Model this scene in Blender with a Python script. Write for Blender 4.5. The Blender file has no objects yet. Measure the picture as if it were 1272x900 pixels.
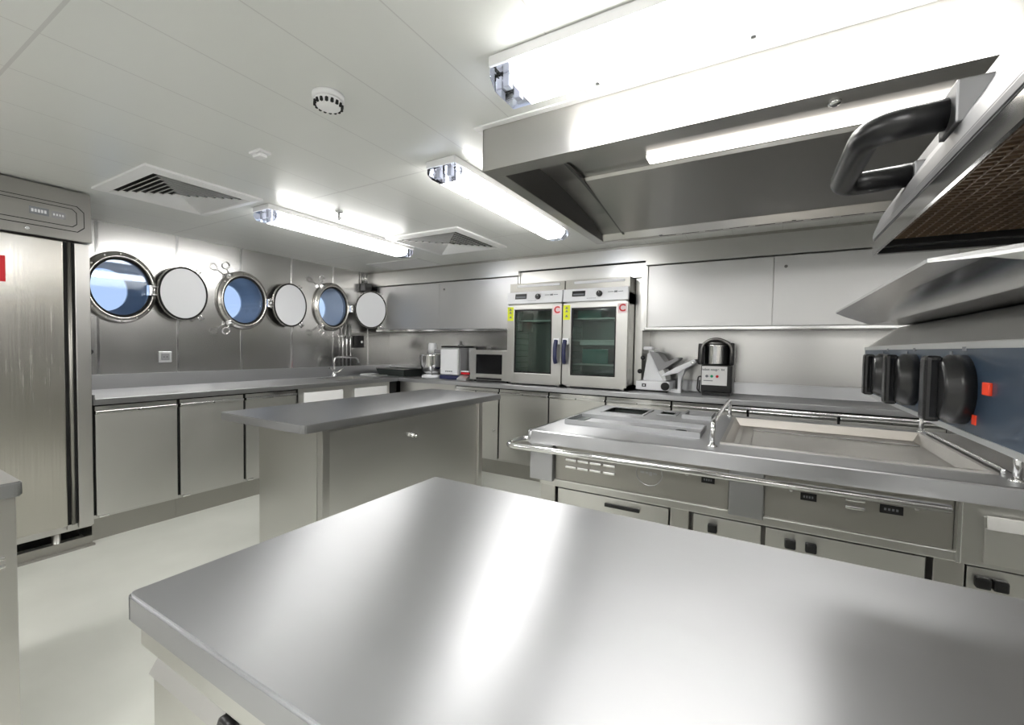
import bpy, bmesh, math, random
from mathutils import Vector, Matrix, Quaternion
S = bpy.context.scene
COL = S.collection
PI = math.pi
random.seed(4)

# ------------------------------------------------------------------ camera
def make_camera():
    f, yaw, pitch, roll = 543.1, math.radians(30.174), math.radians(1.941), math.radians(0.911)
    cd = bpy.data.cameras.new('camera'); cam = bpy.data.objects.new('camera', cd); COL.objects.link(cam)
    F = Vector((-math.sin(yaw)*math.cos(pitch), math.cos(yaw)*math.cos(pitch), -math.sin(pitch)))
    r = Vector((math.cos(yaw), math.sin(yaw), 0)); u = r.cross(F)
    R = r*math.cos(roll) + u*math.sin(roll); U = -r*math.sin(roll) + u*math.cos(roll)
    m = Matrix((R, U, -F)).transposed().to_4x4()
    m.translation = (0, 0, 1.30)
    cam.matrix_world = m
    cd.sensor_width = 36; cd.lens = 36*f/1272
    cd.clip_start = 0.02
    S.camera = cam
make_camera()

# ------------------------------------------------------------------ world, exposure
w = bpy.data.worlds.new('sky'); S.world = w; w.use_nodes = True
bg = w.node_tree.nodes['Background']
bg.inputs[0].default_value = (0.72, 0.82, 1.0, 1); bg.inputs[1].default_value = 1.15
S.view_settings.view_transform = 'Standard'; S.view_settings.look = 'None'
S.view_settings.gamma = 1; S.view_settings.use_curve_mapping = False
S.view_settings.exposure = 0.0
LAMP = 19.0

# ------------------------------------------------------------------ materials
def mat(name, color=(.8,.8,.8), rough=.5, metal=0., **k):
    m = bpy.data.materials.new(name); m.use_nodes = True
    b = m.node_tree.nodes['Principled BSDF']
    b.inputs['Base Color'].default_value = (*color, 1); b.inputs['Roughness'].default_value = rough
    b.inputs['Metallic'].default_value = metal
    if 'emit' in k:
        b.inputs['Emission Color'].default_value = (*k['emit'], 1); b.inputs['Emission Strength'].default_value = k['strength']
    if 'trans' in k: b.inputs['Transmission Weight'].default_value = k['trans']
    if 'ior' in k: b.inputs['IOR'].default_value = k['ior']
    if 'coat' in k: b.inputs['Coat Weight'].default_value = k['coat']
    return m
def steel(name, color=(.60,.59,.57), rough=.3, scale=(1.2,1.2,60), bump=.002, var=.0, smudge=.05, aniso=0.0, tan=(0,0,1)):
    """brushed stainless: grain stretched by `scale`, cloudy wiping marks in the roughness"""
    m = mat(name, color, rough, 1.0); nt = m.node_tree; N = nt.nodes; L = nt.links
    b = N['Principled BSDF']
    tc = N.new('ShaderNodeTexCoord'); mp = N.new('ShaderNodeMapping'); mp.inputs['Scale'].default_value = scale
    L.new(tc.outputs['Object'], mp.inputs['Vector'])
    n = N.new('ShaderNodeTexNoise'); n.inputs['Scale'].default_value = 6; n.inputs['Detail'].default_value = 4
    L.new(mp.outputs['Vector'], n.inputs['Vector'])
    n2 = N.new('ShaderNodeTexNoise'); n2.inputs['Scale'].default_value = 2.3; n2.inputs['Detail'].default_value = 3
    L.new(tc.outputs['Object'], n2.inputs['Vector'])
    mr = N.new('ShaderNodeMapRange'); mr.inputs['From Min'].default_value = .15; mr.inputs['From Max'].default_value = .85
    mr.inputs['To Min'].default_value = rough-smudge; mr.inputs['To Max'].default_value = rough+smudge
    L.new(n2.outputs['Fac'], mr.inputs['Value'])
    ad = N.new('ShaderNodeMath'); ad.operation = 'MULTIPLY_ADD'; ad.inputs[1].default_value = var; L.new(n.outputs['Fac'], ad.inputs[0])
    L.new(mr.outputs['Result'], ad.inputs[2])
    sb = N.new('ShaderNodeMath'); sb.operation = 'SUBTRACT'; sb.inputs[1].default_value = var/2; L.new(ad.outputs[0], sb.inputs[0])
    L.new(sb.outputs[0], b.inputs['Roughness'])
    bp = N.new('ShaderNodeBump'); bp.inputs['Strength'].default_value = bump; bp.inputs['Distance'].default_value = .002
    L.new(n.outputs['Fac'], bp.inputs['Height'])
    if bump > .02: L.new(bp.outputs['Normal'], b.inputs['Normal'])
    if aniso:
        b.inputs['Anisotropic'].default_value = aniso; cx = N.new('ShaderNodeCombineXYZ')
        for i in range(3): cx.inputs[i].default_value = tan[i] + (.04, .05, .06)[i]*(tan[i] == 0)
        L.new(cx.outputs[0], b.inputs['Tangent'])
    return m
M = {}
M['steel'] = steel('steel_horizontal_grain', (.66,.655,.635), .325, scale=(1,1,12), smudge=.04)
M['steel_v'] = steel('steel_vertical_grain', scale=(20,20,.5))
M['top'] = steel('steel_worktop', (.46,.465,.48), .37, (1,9,1), .002, .04, .04, .82, (0,1,0))
M['wall'] = steel('steel_wall_panel', (.56,.555,.545), .235, (1,1,10), .004, .0, .03)
M['fascia'] = steel('fridge_fascia', (.42,.41,.39), .34, (1,12,12))
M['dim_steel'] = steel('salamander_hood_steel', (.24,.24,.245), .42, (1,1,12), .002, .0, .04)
M['door'] = steel('steel_door', (.68,.675,.65), .34, (1,1,12), .004, .0, .055, .5, (0,0,1))
M['cab_door'] = steel('steel_wall_cabinet_door', (.68,.68,.68), .42, (1,1,12), .002, .04, .05)
M['hood'] = steel('steel_hood', (.58,.57,.55), .32, (1,1,12), .004, .0, .035, .5, (0,0,1))
M['fridge'] = steel('steel_fridge_door', (.60,.58,.53), .24, (26,26,.5), .03, .14, .04)
M['dark_steel'] = steel('steel_dark', (.26,.255,.25), .35)
M['kick'] = steel('steel_plinth', (.42,.41,.38), .42, (1,1,20), .002, .0, .08)
M['polish'] = mat('polished_steel', (.80,.80,.80), .12, 1)
M['griddle'] = steel('griddle_plate', (.58,.56,.53), .33, (2,10,2), .003, .0, .04)
M['black'] = mat('black_plastic', (.012,.012,.013), .28)
M['black_gloss'] = mat('black_gloss', (.006,.006,.007), .16)
M['handle_black'] = mat('moulded_black_handle', (.008,.008,.009), .30)
M['gap'] = mat('shadow_gap_rubber', (.01,.01,.01), .7)
M['grey_plastic'] = mat('grey_plastic', (.32,.32,.33), .45)
M['navy'] = mat('navy_enamel', (.030,.050,.082), .35, coat=.2)
M['navy_plastic'] = mat('navy_plastic', (.03,.035,.10), .35)
M['white'] = mat('white_enamel', (.88,.89,.92), .32)
M['tray_steel'] = mat('grease_tray_steel', (.50,.50,.50), .16, 1)
M['white_matte'] = mat('white_plastic', (.86,.86,.86), .5)
M['print_grey'] = mat('grey_print', (.22,.23,.25), .6)
M['print_white'] = mat('white_print', (.75,.76,.78), .5)
M['red'] = mat('red_plastic', (.62,.012,.02), .4)
M['green'] = mat('green_button', (.02,.42,.22), .4)
M['yellow'] = mat('yellow_label', (.80,.86,.03), .55)
M['pink'] = mat('pale_label', (.86,.68,.70), .5)
M['orange'] = mat('orange_mark', (.85,.06,.02), .4)
M['ceramic'] = mat('black_ceramic_glass', (.03,.03,.032), .12)
M['oil'] = mat('dark_interior', (.05,.06,.055), .3, .4)
M['cavity'] = mat('oven_cavity', (.30,.33,.32), .30, .7)
M['teal'] = mat('teal_glow_colour', (.05,.24,.20), .35, .2)  # colour imitating the teal glow inside the right oven
M['alu'] = mat('cast_aluminium', (.70,.71,.71), .35, .85)
M['rim'] = steel('porthole_metal', (.66,.64,.61), .26, (4,4,4), .002, .0, .0)
M['emit'] = mat('lamp_diffuser', (1,1,1), .4, emit=(1,.985,.955), strength=LAMP)
M['warm'] = mat('hood_lamp_lens', (1,.95,.85), .4, emit=(1,.95,.88), strength=4.0)
M['element'] = mat('heating_mesh', (.20,.14,.09), .45, .6)
M['sleeve'] = mat('porthole_sleeve_paint', (.50,.55,.60), .22)
M['hull'] = mat('painted_hull', (.62,.68,.72), .35)

def thin_glass(name, tint, gl=.08):
    m = bpy.data.materials.new(name); m.use_nodes = True; nt = m.node_tree; N = nt.nodes; L = nt.links
    N.clear(); o = N.new('ShaderNodeOutputMaterial'); t = N.new('ShaderNodeBsdfTransparent'); t.inputs[0].default_value = (*tint, 1)
    g = N.new('ShaderNodeBsdfGlossy'); g.inputs['Roughness'].default_value = .04; g.inputs[0].default_value = (1,1,1,1)
    fr = N.new('ShaderNodeFresnel'); fr.inputs[0].default_value = 1.5
    mx = N.new('ShaderNodeMixShader'); L.new(fr.outputs[0], mx.inputs[0]); L.new(t.outputs[0], mx.inputs[1]); L.new(g.outputs[0], mx.inputs[2])
    L.new(mx.outputs[0], o.inputs[0]); return m
M['glass'] = thin_glass('window_glass', (.78,.86,.97))
M['oven_glass'] = thin_glass('oven_glass', (.66,.74,.71))
M['clear'] = thin_glass('clear_plastic', (.82,.85,.92))

def ceiling_material():
    m = mat('ceiling_panels', (.80,.81,.78), .30); nt = m.node_tree; N = nt.nodes; L = nt.links; b = N['Principled BSDF']
    tc = N.new('ShaderNodeTexCoord'); sp = N.new('ShaderNodeSeparateXYZ'); L.new(tc.outputs['Object'], sp.inputs[0])
    def line(src, period, off, wd):
        a = N.new('ShaderNodeMath'); a.operation = 'ADD'; a.inputs[1].default_value = -off + 50*period + period/2; L.new(src, a.inputs[0])
        q = N.new('ShaderNodeMath'); q.operation = 'MODULO'; q.inputs[1].default_value = period; L.new(a.outputs[0], q.inputs[0])
        s = N.new('ShaderNodeMath'); s.operation = 'SUBTRACT'; s.inputs[1].default_value = period/2; L.new(q.outputs[0], s.inputs[0])
        ab = N.new('ShaderNodeMath'); ab.operation = 'ABSOLUTE'; L.new(s.outputs[0], ab.inputs[0])
        lt = N.new('ShaderNodeMath'); lt.operation = 'LESS_THAN'; lt.inputs[1].default_value = wd; L.new(ab.outputs[0], lt.inputs[0]); return lt.outputs[0]
    lx = line(sp.outputs[0], .33, -.915, .0022); ly = line(sp.outputs[1], 1.33, 1.765, .005)
    mx = N.new('ShaderNodeMath'); mx.operation = 'MAXIMUM'; L.new(lx, mx.inputs[0]); L.new(ly, mx.inputs[1])
    mc = N.new('ShaderNodeMix'); mc.data_type = 'RGBA'; mc.inputs[6].default_value = (.80,.81,.78,1); mc.inputs[7].default_value = (.66,.66,.64,1)
    L.new(mx.outputs[0], mc.inputs[0]); L.new(mc.outputs[2], b.inputs['Base Color'])
    return m
M['ceiling'] = ceiling_material()
def floor_material():
    m = mat('epoxy_floor', (.62,.63,.56), .34); nt = m.node_tree; N = nt.nodes; L = nt.links; b = N['Principled BSDF']
    n = N.new('ShaderNodeTexNoise'); n.inputs['Scale'].default_value = 2.5; n.inputs['Detail'].default_value = 6
    tc = N.new('ShaderNodeTexCoord'); L.new(tc.outputs['Object'], n.inputs['Vector'])
    cr = N.new('ShaderNodeValToRGB'); cr.color_ramp.elements[0].position = .3; cr.color_ramp.elements[1].position = .7
    cr.color_ramp.elements[0].color = (.66,.67,.62,1); cr.color_ramp.elements[1].color = (.74,.75,.70,1)
    L.new(n.outputs['Fac'], cr.inputs[0]); L.new(cr.outputs[0], b.inputs['Base Color'])
    return m
M['floor'] = floor_material()

# ------------------------------------------------------------------ mesh helpers
def B(): return bmesh.new()
def bx(bm, x0, x1, y0, y1, z0, z1, bev=0., m=0, seg=2):
    t = bmesh.new()
    bmesh.ops.create_cube(t, size=1)
    for v in t.verts: v.co = Vector(((x0+x1)/2+v.co.x*(x1-x0), (y0+y1)/2+v.co.y*(y1-y0), (z0+z1)/2+v.co.z*(z1-z0)))
    if bev > 0: bmesh.ops.bevel(t, geom=t.edges[:], offset=bev, segments=seg, affect='EDGES', profile=.6)
    for f in t.faces: f.material_index = m
    merge(bm, t); return bm
def merge(bm, t):
    me = bpy.data.meshes.new('t'); t.to_mesh(me); t.free(); bm.from_mesh(me); bpy.data.meshes.remove(me)
def frame_for(d):
    d = d.normalized(); a = Vector((0,0,1)) if abs(d.z) < .9 else Vector((1,0,0))
    u = d.cross(a).normalized(); return u, d.cross(u).normalized()
def rings(bm, rs, cap0=True, cap1=True, m=0, closed=False):
    vs = [[bm.verts.new(p) for p in r] for r in rs]; n = len(vs[0])
    pairs = list(zip(vs[:-1], vs[1:])) + ([(vs[-1], vs[0])] if closed else [])
    for a, b in pairs:
        for i in range(n):
            f = bm.faces.new((a[i], a[(i+1) % n], b[(i+1) % n], b[i])); f.material_index = m; f.smooth = True
    if not closed:
        if cap0: f = bm.faces.new(vs[0][::-1]); f.material_index = m
        if cap1: f = bm.faces.new(vs[-1]); f.material_index = m
def cyl(bm, p0, p1, r0, r1=None, seg=24, m=0, bev=0.):
    p0, p1 = Vector(p0), Vector(p1); r1 = r0 if r1 is None else r1; d = p1-p0; u, v = frame_for(d)
    prof = [(0, r0), (1, r1)]
    if bev: t = bev/d.length; prof = [(0, r0-bev), (t, r0), (1-t, r1), (1, r1-bev)]
    rings(bm, [[p0+d*t+u*(math.cos(a)*r)+v*(math.sin(a)*r) for a in (2*PI*i/seg for i in range(seg))] for t, r in prof], m=m); return bm
def tube(bm, pts, r, seg=12, m=0):
    pts = [Vector(p) for p in pts]; out = []; u = None
    for i, p in enumerate(pts):
        d = (pts[min(i+1, len(pts)-1)]-pts[max(i-1, 0)]).normalized()
        if u is None: u, v = frame_for(d)
        else: u = (u-d*u.dot(d)).normalized(); v = d.cross(u)
        out.append([p+u*(math.cos(a)*r)+v*(math.sin(a)*r) for a in (2*PI*i/seg for i in range(seg))])
    rings(bm, out, m=m); return bm
def bend(pts, rad, n=6):
    """round the corners of a polyline"""
    pts = [Vector(p) for p in pts]; out = [pts[0]]
    for a, b, c in zip(pts, pts[1:], pts[2:]):
        r = min(rad, (a-b).length*.49, (c-b).length*.49); p, q = b+(a-b).normalized()*r, b+(c-b).normalized()*r
        for i in range(n+1):
            t = i/n; out.append(p*(1-t)**2+b*2*t*(1-t)+q*t*t)
    return out+[pts[-1]]
def prism(bm, poly, axis, a, b, m=0, bev=0.):
    """poly: 2D points in the two other axes (in x,y,z order), extruded along axis from a to b"""
    def P(p, t):
        return Vector((t, p[0], p[1])) if axis == 0 else Vector((p[0], t, p[1])) if axis == 1 else Vector((p[0], p[1], t))
    t = bmesh.new(); va = [t.verts.new(P(p, a)) for p in poly]; vb = [t.verts.new(P(p, b)) for p in poly]; n = len(poly)
    t.faces.new(va); t.faces.new(vb[::-1])
    for i in range(n): t.faces.new((va[i], va[(i+1) % n], vb[(i+1) % n], vb[i]))
    bmesh.ops.recalc_face_normals(t, faces=t.faces[:])
    if bev: bmesh.ops.bevel(t, geom=t.edges[:], offset=bev, segments=2, affect='EDGES')
    for f in t.faces: f.material_index = m
    merge(bm, t); return bm
def lathe(bm, c, prof, axis=2, seg=32, m=0, sy=1.):
    """prof: (radius, height along axis); closes with caps where the radius ends"""
    c = Vector(c); out = []
    for r, h in prof:
        ring = []
        for i in range(seg):
            a = 2*PI*i/seg; x, y = math.cos(a)*r, math.sin(a)*r*sy
            ring.append(c+(Vector((x, y, h)) if axis == 2 else Vector((h, x, y)) if axis == 0 else Vector((x, h, y))))
        out.append(ring)
    rings(bm, out, m=m); return bm
def offset(o):
    p = Vector((0,0,0))
    while o is not None: p = p+o.location; o = o.parent
    return p
def islands(bm):
    seen, out = set(), []
    for v in bm.verts:
        if v in seen: continue
        st, grp = [v], []; seen.add(v)
        while st:
            a = st.pop(); grp.append(a)
            for e in a.link_edges:
                b = e.other_vert(a)
                if b not in seen: seen.add(b); st.append(b)
        out.append(grp)
    return out
def each(name, bm, m, parent=None):
    """every loose piece of bm becomes an object of its own"""
    bm.verts.ensure_lookup_table(); bm.verts.index_update(); res = []
    groups = [sorted(v.index for v in g) for g in islands(bm)]
    for g in groups:
        c = bm.copy(); c.verts.ensure_lookup_table(); keep = set(g)
        bmesh.ops.delete(c, geom=[v for v in c.verts if v.index not in keep], context='VERTS')
        res.append(obj(name, c, m, parent))
    bm.free(); return res
def obj(name, bm, m, parent=None, smooth=False):
    """one mesh object; vertices are given in room coordinates and stored relative to the parent"""
    bmesh.ops.recalc_face_normals(bm, faces=bm.faces[:])
    me = bpy.data.meshes.new(name); org = offset(parent)
    for v in bm.verts: v.co -= org
    bm.to_mesh(me); bm.free()
    for x in (m if isinstance(m, (list, tuple)) else [m]): me.materials.append(M[x])
    o = bpy.data.objects.new(name, me); COL.objects.link(o)
    if parent: o.parent = parent
    if smooth:
        for p in me.polygons: p.use_smooth = True
    return o
def rebase(o, loc):
    """move a parentless mesh's origin to loc"""
    loc = Vector(loc); o.data.transform(Matrix.Translation(-loc)); o.location = loc; return o
def tag(o, label, cat, group=None):
    o['label'] = label; o['category'] = cat
    if group: o['group'] = group
    return o
def thing(name, loc, label, cat, group=None):
    o = bpy.data.objects.new(name, None); COL.objects.link(o); o.location = loc; o.empty_display_size = .1
    return tag(o, label, cat, group)
def struct(name, bm, m, smooth=False):
    o = obj(name, bm, m, None, smooth); o['kind'] = 'structure'; return o
def dup(root, loc, label):
    def rec(o, par):
        c = o.copy(); COL.objects.link(c)
        if par: c.parent = par
        for ch in [x for x in o.children]: rec(ch, c)
        return c
    r = rec(root, None); r.location = loc; r['label'] = label; return r
def text(name, body, size, loc, rot, m, parent, ext=.0004, align='CENTER'):
    cu = bpy.data.curves.new(name, 'FONT'); cu.body = body; cu.size = size; cu.offset = size*.03; cu.extrude = ext; cu.align_x = align; cu.align_y = 'CENTER'
    t = bpy.data.objects.new(name, cu); COL.objects.link(t); bpy.context.view_layer.update()
    me = bpy.data.meshes.new_from_object(t.evaluated_get(bpy.context.evaluated_depsgraph_get()))
    COL.objects.unlink(t); bpy.data.objects.remove(t); bpy.data.curves.remove(cu)
    me.name = name; me.transform(Matrix.Translation(Vector(loc)-offset(parent)) @ rot.to_4x4())
    me.materials.clear(); me.materials.append(M[m])
    o = bpy.data.objects.new(name, me); COL.objects.link(o); o.parent = parent; return o
FACE_FRONT = Matrix.Rotation(PI/2, 3, 'X')                                   # readable looking along +Y
FACE_LEFTWARD = Matrix.Rotation(-PI/2, 3, 'Z') @ Matrix.Rotation(PI/2, 3, 'X')  # sits on a face pointing to -X
FACE_RIGHTWARD = Matrix.Rotation(PI/2, 3, 'Z') @ Matrix.Rotation(PI/2, 3, 'X')

# ------------------------------------------------------------------ room
WX, BY, CZ, RX, FY = -4.40, 4.27, 2.215, 2.30, -1.60
struct('floor', bx(B(), WX-.3, RX+.1, FY-.1, BY+.1, -.05, 0), 'floor')
struct('ceiling', bx(B(), WX-.0, RX+.1, FY-.1, BY+.1, CZ, CZ+.08), 'ceiling')
HOLES = [(1.425, 1.722), (2.355, 1.712), (3.352, 1.738)]      # y, z centres
RY, RZ = .205, .232
def wall_with_holes():
    cu = bpy.data.curves.new('w', 'CURVE'); cu.dimensions = '2D'; cu.fill_mode = 'BOTH'; cu.extrude = .01
    def poly(pts):
        s = cu.splines.new('POLY'); s.points.add(len(pts)-1)
        for p, q in zip(s.points, pts): p.co = (*q, 0, 1)
        s.use_cyclic_u = True
    poly([(FY-.1, 0), (BY, 0), (BY, CZ), (FY-.1, CZ)])
    for y, z in HOLES: poly([(y+RY*math.cos(a), z+RZ*math.sin(a)) for a in (2*PI*i/64 for i in range(64))])
    t = bpy.data.objects.new('w', cu); COL.objects.link(t); bpy.context.view_layer.update()
    me = bpy.data.meshes.new_from_object(t.evaluated_get(bpy.context.evaluated_depsgraph_get()))
    bpy.data.objects.remove(t); bpy.data.curves.remove(cu)
    me.transform(Matrix(((0,0,1,WX-.011),(1,0,0,0),(0,1,0,0),(0,0,0,1))))
    bm = B(); bm.from_mesh(me); bpy.data.meshes.remove(me)
    for y in (-.79, -.27, .25, .77, 1.294, 1.816, 2.346, 2.867, 3.386, 3.902):     # joint strips between the steel panels
        cuts = [(z-RZ, z+RZ) for (hy, z) in HOLES if abs(hy-y) < RY+.01]
        z0 = 1.04
        for a, b in cuts: bx(bm, WX-.001, WX+.003, y-.009, y+.009, z0, a, m=1); z0 = b
        bx(bm, WX-.001, WX+.003, y-.009, y+.009, z0, CZ, m=1)
    bx(bm, WX-.001, WX+.006, FY, BY, CZ-.006, CZ, m=1)
    return bm
struct('wall_left', wall_with_holes(), ['wall', 'polish'])
bm = B(); bx(bm, WX-.02, RX+.1, BY, BY+.08, 0, CZ)
for x in (-3.9, -2.9, -.3, .9): bx(bm, x-.006, x+.006, BY-.003, BY+.001, 1.03, 1.5)
struct('wall_back', bm, ['wall', 'dark_steel'])
struct('wall_right', bx(B(), RX, RX+.08, FY, BY, 0, CZ), 'wall')
struct('wall_front', bx(B(), WX, RX, FY-.08, FY, 0, CZ), 'white_matte')
# bulkhead above the wall cabinets
bm = B(); bx(bm, WX+.001, -2.20, 3.885, BY, 2.035, CZ-.001); bx(bm, -2.20, -.93, 3.885, BY, 2.075, CZ-.001); bx(bm, -.93, RX-.001, 3.885, BY, 2.035, CZ-.001)
bx(bm, WX+.001, RX-.001, 3.878, 3.886, CZ-.02, CZ-.001, m=1)
struct('trim_1', bm, ['steel', 'kick'])
bm = B(); bx(bm, -2.199, -.931, 3.93, BY, 1.94, 2.068, .002); bx(bm, -2.19, -.94, 3.90, 3.93, 2.068, 2.0749, m=1); bx(bm, -2.199, -2.16, 3.93, BY, 1.47, 1.94); bx(bm, -.965, -.931, 3.91, BY, 1.47, 1.94); bx(bm, -1.030, -.965, 3.97, BY, .98, 1.94)
struct('trim_2', bm, ['steel', 'gap'])
# access hatch frame in the ceiling, by the back corner
bm = B()
for a in ((-3.93, -3.17, 3.46, 3.475), (-3.93, -3.17, 3.845, 3.86), (-3.93, -3.915, 3.46, 3.86), (-3.185, -3.17, 3.46, 3.86)): bx(bm, *a, CZ-.006, CZ+.001)
bx(bm, -3.915, -3.185, 3.475, 3.845, CZ-.003, CZ+.001)
struct('trim_3', bm, 'white_matte')

# outside of the hull: the ship's white upper works and the quay beyond, seen through the glass
bm = B(); bx(bm, -9.0, -7.2, -4, 12, -3, .95, m=0); bx(bm, -9.2, -7.0, -4, 12, .95, 1.02, m=1)
o = obj('neighbouring_hull', bm, ['hull', 'white_matte']); tag(o, 'pale blue ship side outside, seen through the portholes', 'ship')

# ------------------------------------------------------------------ portholes
def porthole(n, y, z):
    r = bpy.data.objects.new('window_%d' % n, None); COL.objects.link(r); r.location = (WX, y, z-.28); r['kind'] = 'structure'
    def ell(ry, rz, x, N=64): return [Vector((x, y+ry*math.cos(a), z+rz*math.sin(a))) for a in (2*PI*i/N for i in range(N))]
    bm = B()   # frame: a turned ring standing proud of the wall
    rings(bm, [ell(*p) for p in ((.238,.278,WX+.001), (.238,.278,WX+.022), (.226,.265,WX+.034), (.216,.252,WX+.034), (.212,.248,WX+.052), (.203,.238,WX+.056),
                                 (.196,.230,WX+.050), (.192,.226,WX+.03), (.192,.226,WX-.02), (.203,.230,WX-.02), (.2045,.2315,WX+.001))], closed=True)
    obj('window_frame', bm, 'rim', r)
    bm = B(); rings(bm, [ell(*p) for p in ((.192,.226,WX+.026), (.192,.226,WX+.034), (.181,.214,WX+.034), (.181,.214,WX+.026))], closed=True)
    obj('gasket', bm, 'gap', r)
    bm = B(); rings(bm, [ell(.1915,.2255,WX+.010), ell(.1915,.2255,WX+.018)]); obj('window_glass', bm, 'glass', r)
    bm = B(); rings(bm, [ell(.204,.231,WX-.021), ell(.195,.222,WX-.27), ell(.150,.172,WX-.28), ell(.150,.172,WX-.31), ell(.24,.27,WX-.31), ell(.24,.27,WX-.021)], closed=True); obj('window_sleeve', bm, 'sleeve', r)
    bm = B()
    for i in range(14):
        a = 2*PI*(i+.5)/14; c = Vector((WX+.03, y+.221*math.cos(a), z+.258*math.sin(a))); cyl(bm, c, c+Vector((.010,0,0)), .006, seg=8)
    each('rim_bolt', bm, 'kick', r)
    for sz in ((1, -1) if n > 1 else ()):           # swing bolts with eye nuts
        a = math.radians(125)*sz; c = Vector((WX+.04, y+.235*math.cos(a), z+.272*math.sin(a))); d = Vector((.05, -.05, .055*sz))
        bm = B(); cyl(bm, c-Vector((0,.02,0)), c+Vector((0,.02,0)), .017, seg=12); tube(bm, [c, c+d*.85], .009, 8)
        e = c+d*1.35; u, v = Vector((0,1,0)), Vector((.35,0,.94))
        tube(bm, [e+(u*math.cos(t)+v*math.sin(t))*.031 for t in (2*PI*i/16 for i in range(17))], .008, 8)
        bx(bm, c.x-.03, c.x, c.y-.02, c.y+.02, c.z-.02, c.z+.02, .004)
        obj('eye_bolt', bm, 'polish', r)
    return r
def cover(par, n, hy, hz, hx, theta, label):
    """hinged deadlight, swung open: a thick disc with a white inner face, pivoting about the vertical hinge"""
    ry, rz, th = .188, .228, math.radians(theta)
    e1 = Vector((math.sin(th), math.cos(th), 0)); nrm = Vector((math.cos(th), -math.sin(th), 0)); hinge = Vector((hx, hy, hz)); c = hinge+e1*(ry+.022)
    def ell(s, t, d, N=56): return [c+e1*(s*math.cos(a))+Vector((0,0,1))*(t*math.sin(a))+nrm*d for a in (2*PI*i/N for i in range(N))]
    bm = B(); rings(bm, [ell(ry-.012,rz-.012,-.035), ell(ry-.002,rz-.002,-.030), ell(ry,rz,-.004), ell(ry-.003,rz-.003,0)])
    o = obj('deadlight_cover', bm, 'rim', par); o['label'] = label
    bm = B(); rings(bm, [ell(ry-.004,rz-.004,-.001), ell(ry-.004,rz-.004,.005), ell(ry-.018,rz-.018,.006), ell(ry-.018,rz-.018,-.001)], closed=True); obj('rubber_seal', bm, 'gap', o)
    bm = B(); rings(bm, [ell(ry-.0175,rz-.0175,.0), ell(ry-.0175,rz-.0175,.004)]); obj('painted_face', bm, 'white', o)
    bm = B()
    for dz in (-.032, .032):
        p = hinge+Vector((0,0,dz)); q = c-e1*(ry-.012)+Vector((0,0,dz))-nrm*.014
        tube(bm, [p+Vector((0,-.022,0)), p, q], .010, 8)
    cyl(bm, hinge-Vector((0,0,.05)), hinge+Vector((0,0,.05)), .008, seg=12); bx(bm, WX+.03, hx, hy-.03, hy-.008, hz-.042, hz+.042, .003)
    obj('hinge', bm, 'polish', o)
    for a, s in ((-52, 1.0), (55, .6)):
        a = math.radians(a); p = c+e1*(ry*math.cos(a))+Vector((0,0,rz*math.sin(a)))-nrm*.012; d = (e1*math.cos(a)+Vector((0,0,math.sin(a)))).normalized(); t = d.cross(nrm)
        bm = B()
        for k in (-1, 1): tube(bm, [p+t*.015*k-d*.01, p+t*.015*k+d*.048*s], .010*s+.001, 8)
        obj('clamp_lug', bm, 'polish', o)
names = ['white round cover swung open beside the porthole next to the tall fridge', 'white round cover swung open between the second and third portholes', 'white round cover swung open in the corner by the wall cabinet']
ths = (0, 0, 42)
for i, (y, z) in enumerate(HOLES):
    w_ = porthole(i+1, y, z)
    cover(w_, i, (1.618, 2.587, 3.592)[i], z-.005, WX+.085, ths[i], names[i])

# ------------------------------------------------------------------ ceiling fittings
def light(x0, x1, y0, y1, along, label):
    t = thing('ceiling_light', ((x0+x1)/2, (y0+y1)/2, CZ-.095), label, 'ceiling light', 'fluorescent ceiling lights')
    bm = B(); bx(bm, x0, x1, y0, y1, CZ-.035, CZ-.0005, .006); obj('housing', bm, 'white_matte', t)
    e = .075; zb = CZ-.095
    def body(a0, a1, m, name, inset=0.):
        c0, c1 = (y0, y1) if along == 0 else (x0, x1)
        c0 += .004+inset; c1 -= .004+inset; ch = .032
        poly = [(c0, CZ-.036), (c1, CZ-.036), (c1, zb+ch), (c1-ch, zb+inset), (c0+ch, zb+inset), (c0, zb+ch)]
        obj(name, prism(B(), poly, along, a0, a1, bev=.003), m, t)
    a0, a1 = (x0, x1) if along == 0 else (y0, y1)
    body(a0+e, a1-e, 'emit', 'diffuser')
    for p, q in ((a0+.003, a0+e-.001), (a1-e+.001, a1-.003)):
        body(p, q, 'clear', 'end_cap')
        bm = B(); cm = ((y0+y1)/2 if along == 0 else (x0+x1)/2)
        for k in (-.035, .035):
            if along == 0: bx(bm, (p+q)/2-.012, (p+q)/2+.012, cm+k-.013, cm+k+.013, CZ-.08, CZ-.037, .003)
            else: bx(bm, cm+k-.013, cm+k+.013, (p+q)/2-.012, (p+q)/2+.012, CZ-.08, CZ-.037, .003)
        each('lamp_holder', bm, 'grey_plastic', t)
    side = (y1 if along == 0 else x0)
    for f in (.22, .52, .8):                         # spring clips along the diffuser edge
        bm = B(); p = a0+(a1-a0)*f
        if along == 0: lathe(bm, (p, y1-.045, zb-.004), [(.007, 0), (.007, .008)], seg=12)
        else: lathe(bm, (x0+.045, p, zb-.004), [(.007, 0), (.007, .008)], seg=12)
        obj('clip_screw', bm, 'grey_plastic', t)
    return t
light(-3.01, -2.83, 1.68, 3.04, 1, 'white tubular ceiling light nearest the porthole wall')
light(-1.49, -1.31, 1.68, 3.08, 1, 'white tubular ceiling light along the left side of the steel extractor hood')
light(-.785, .62, 1.17, 1.36, 0, 'large bright white tubular ceiling light in front of the extractor hood')
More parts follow.
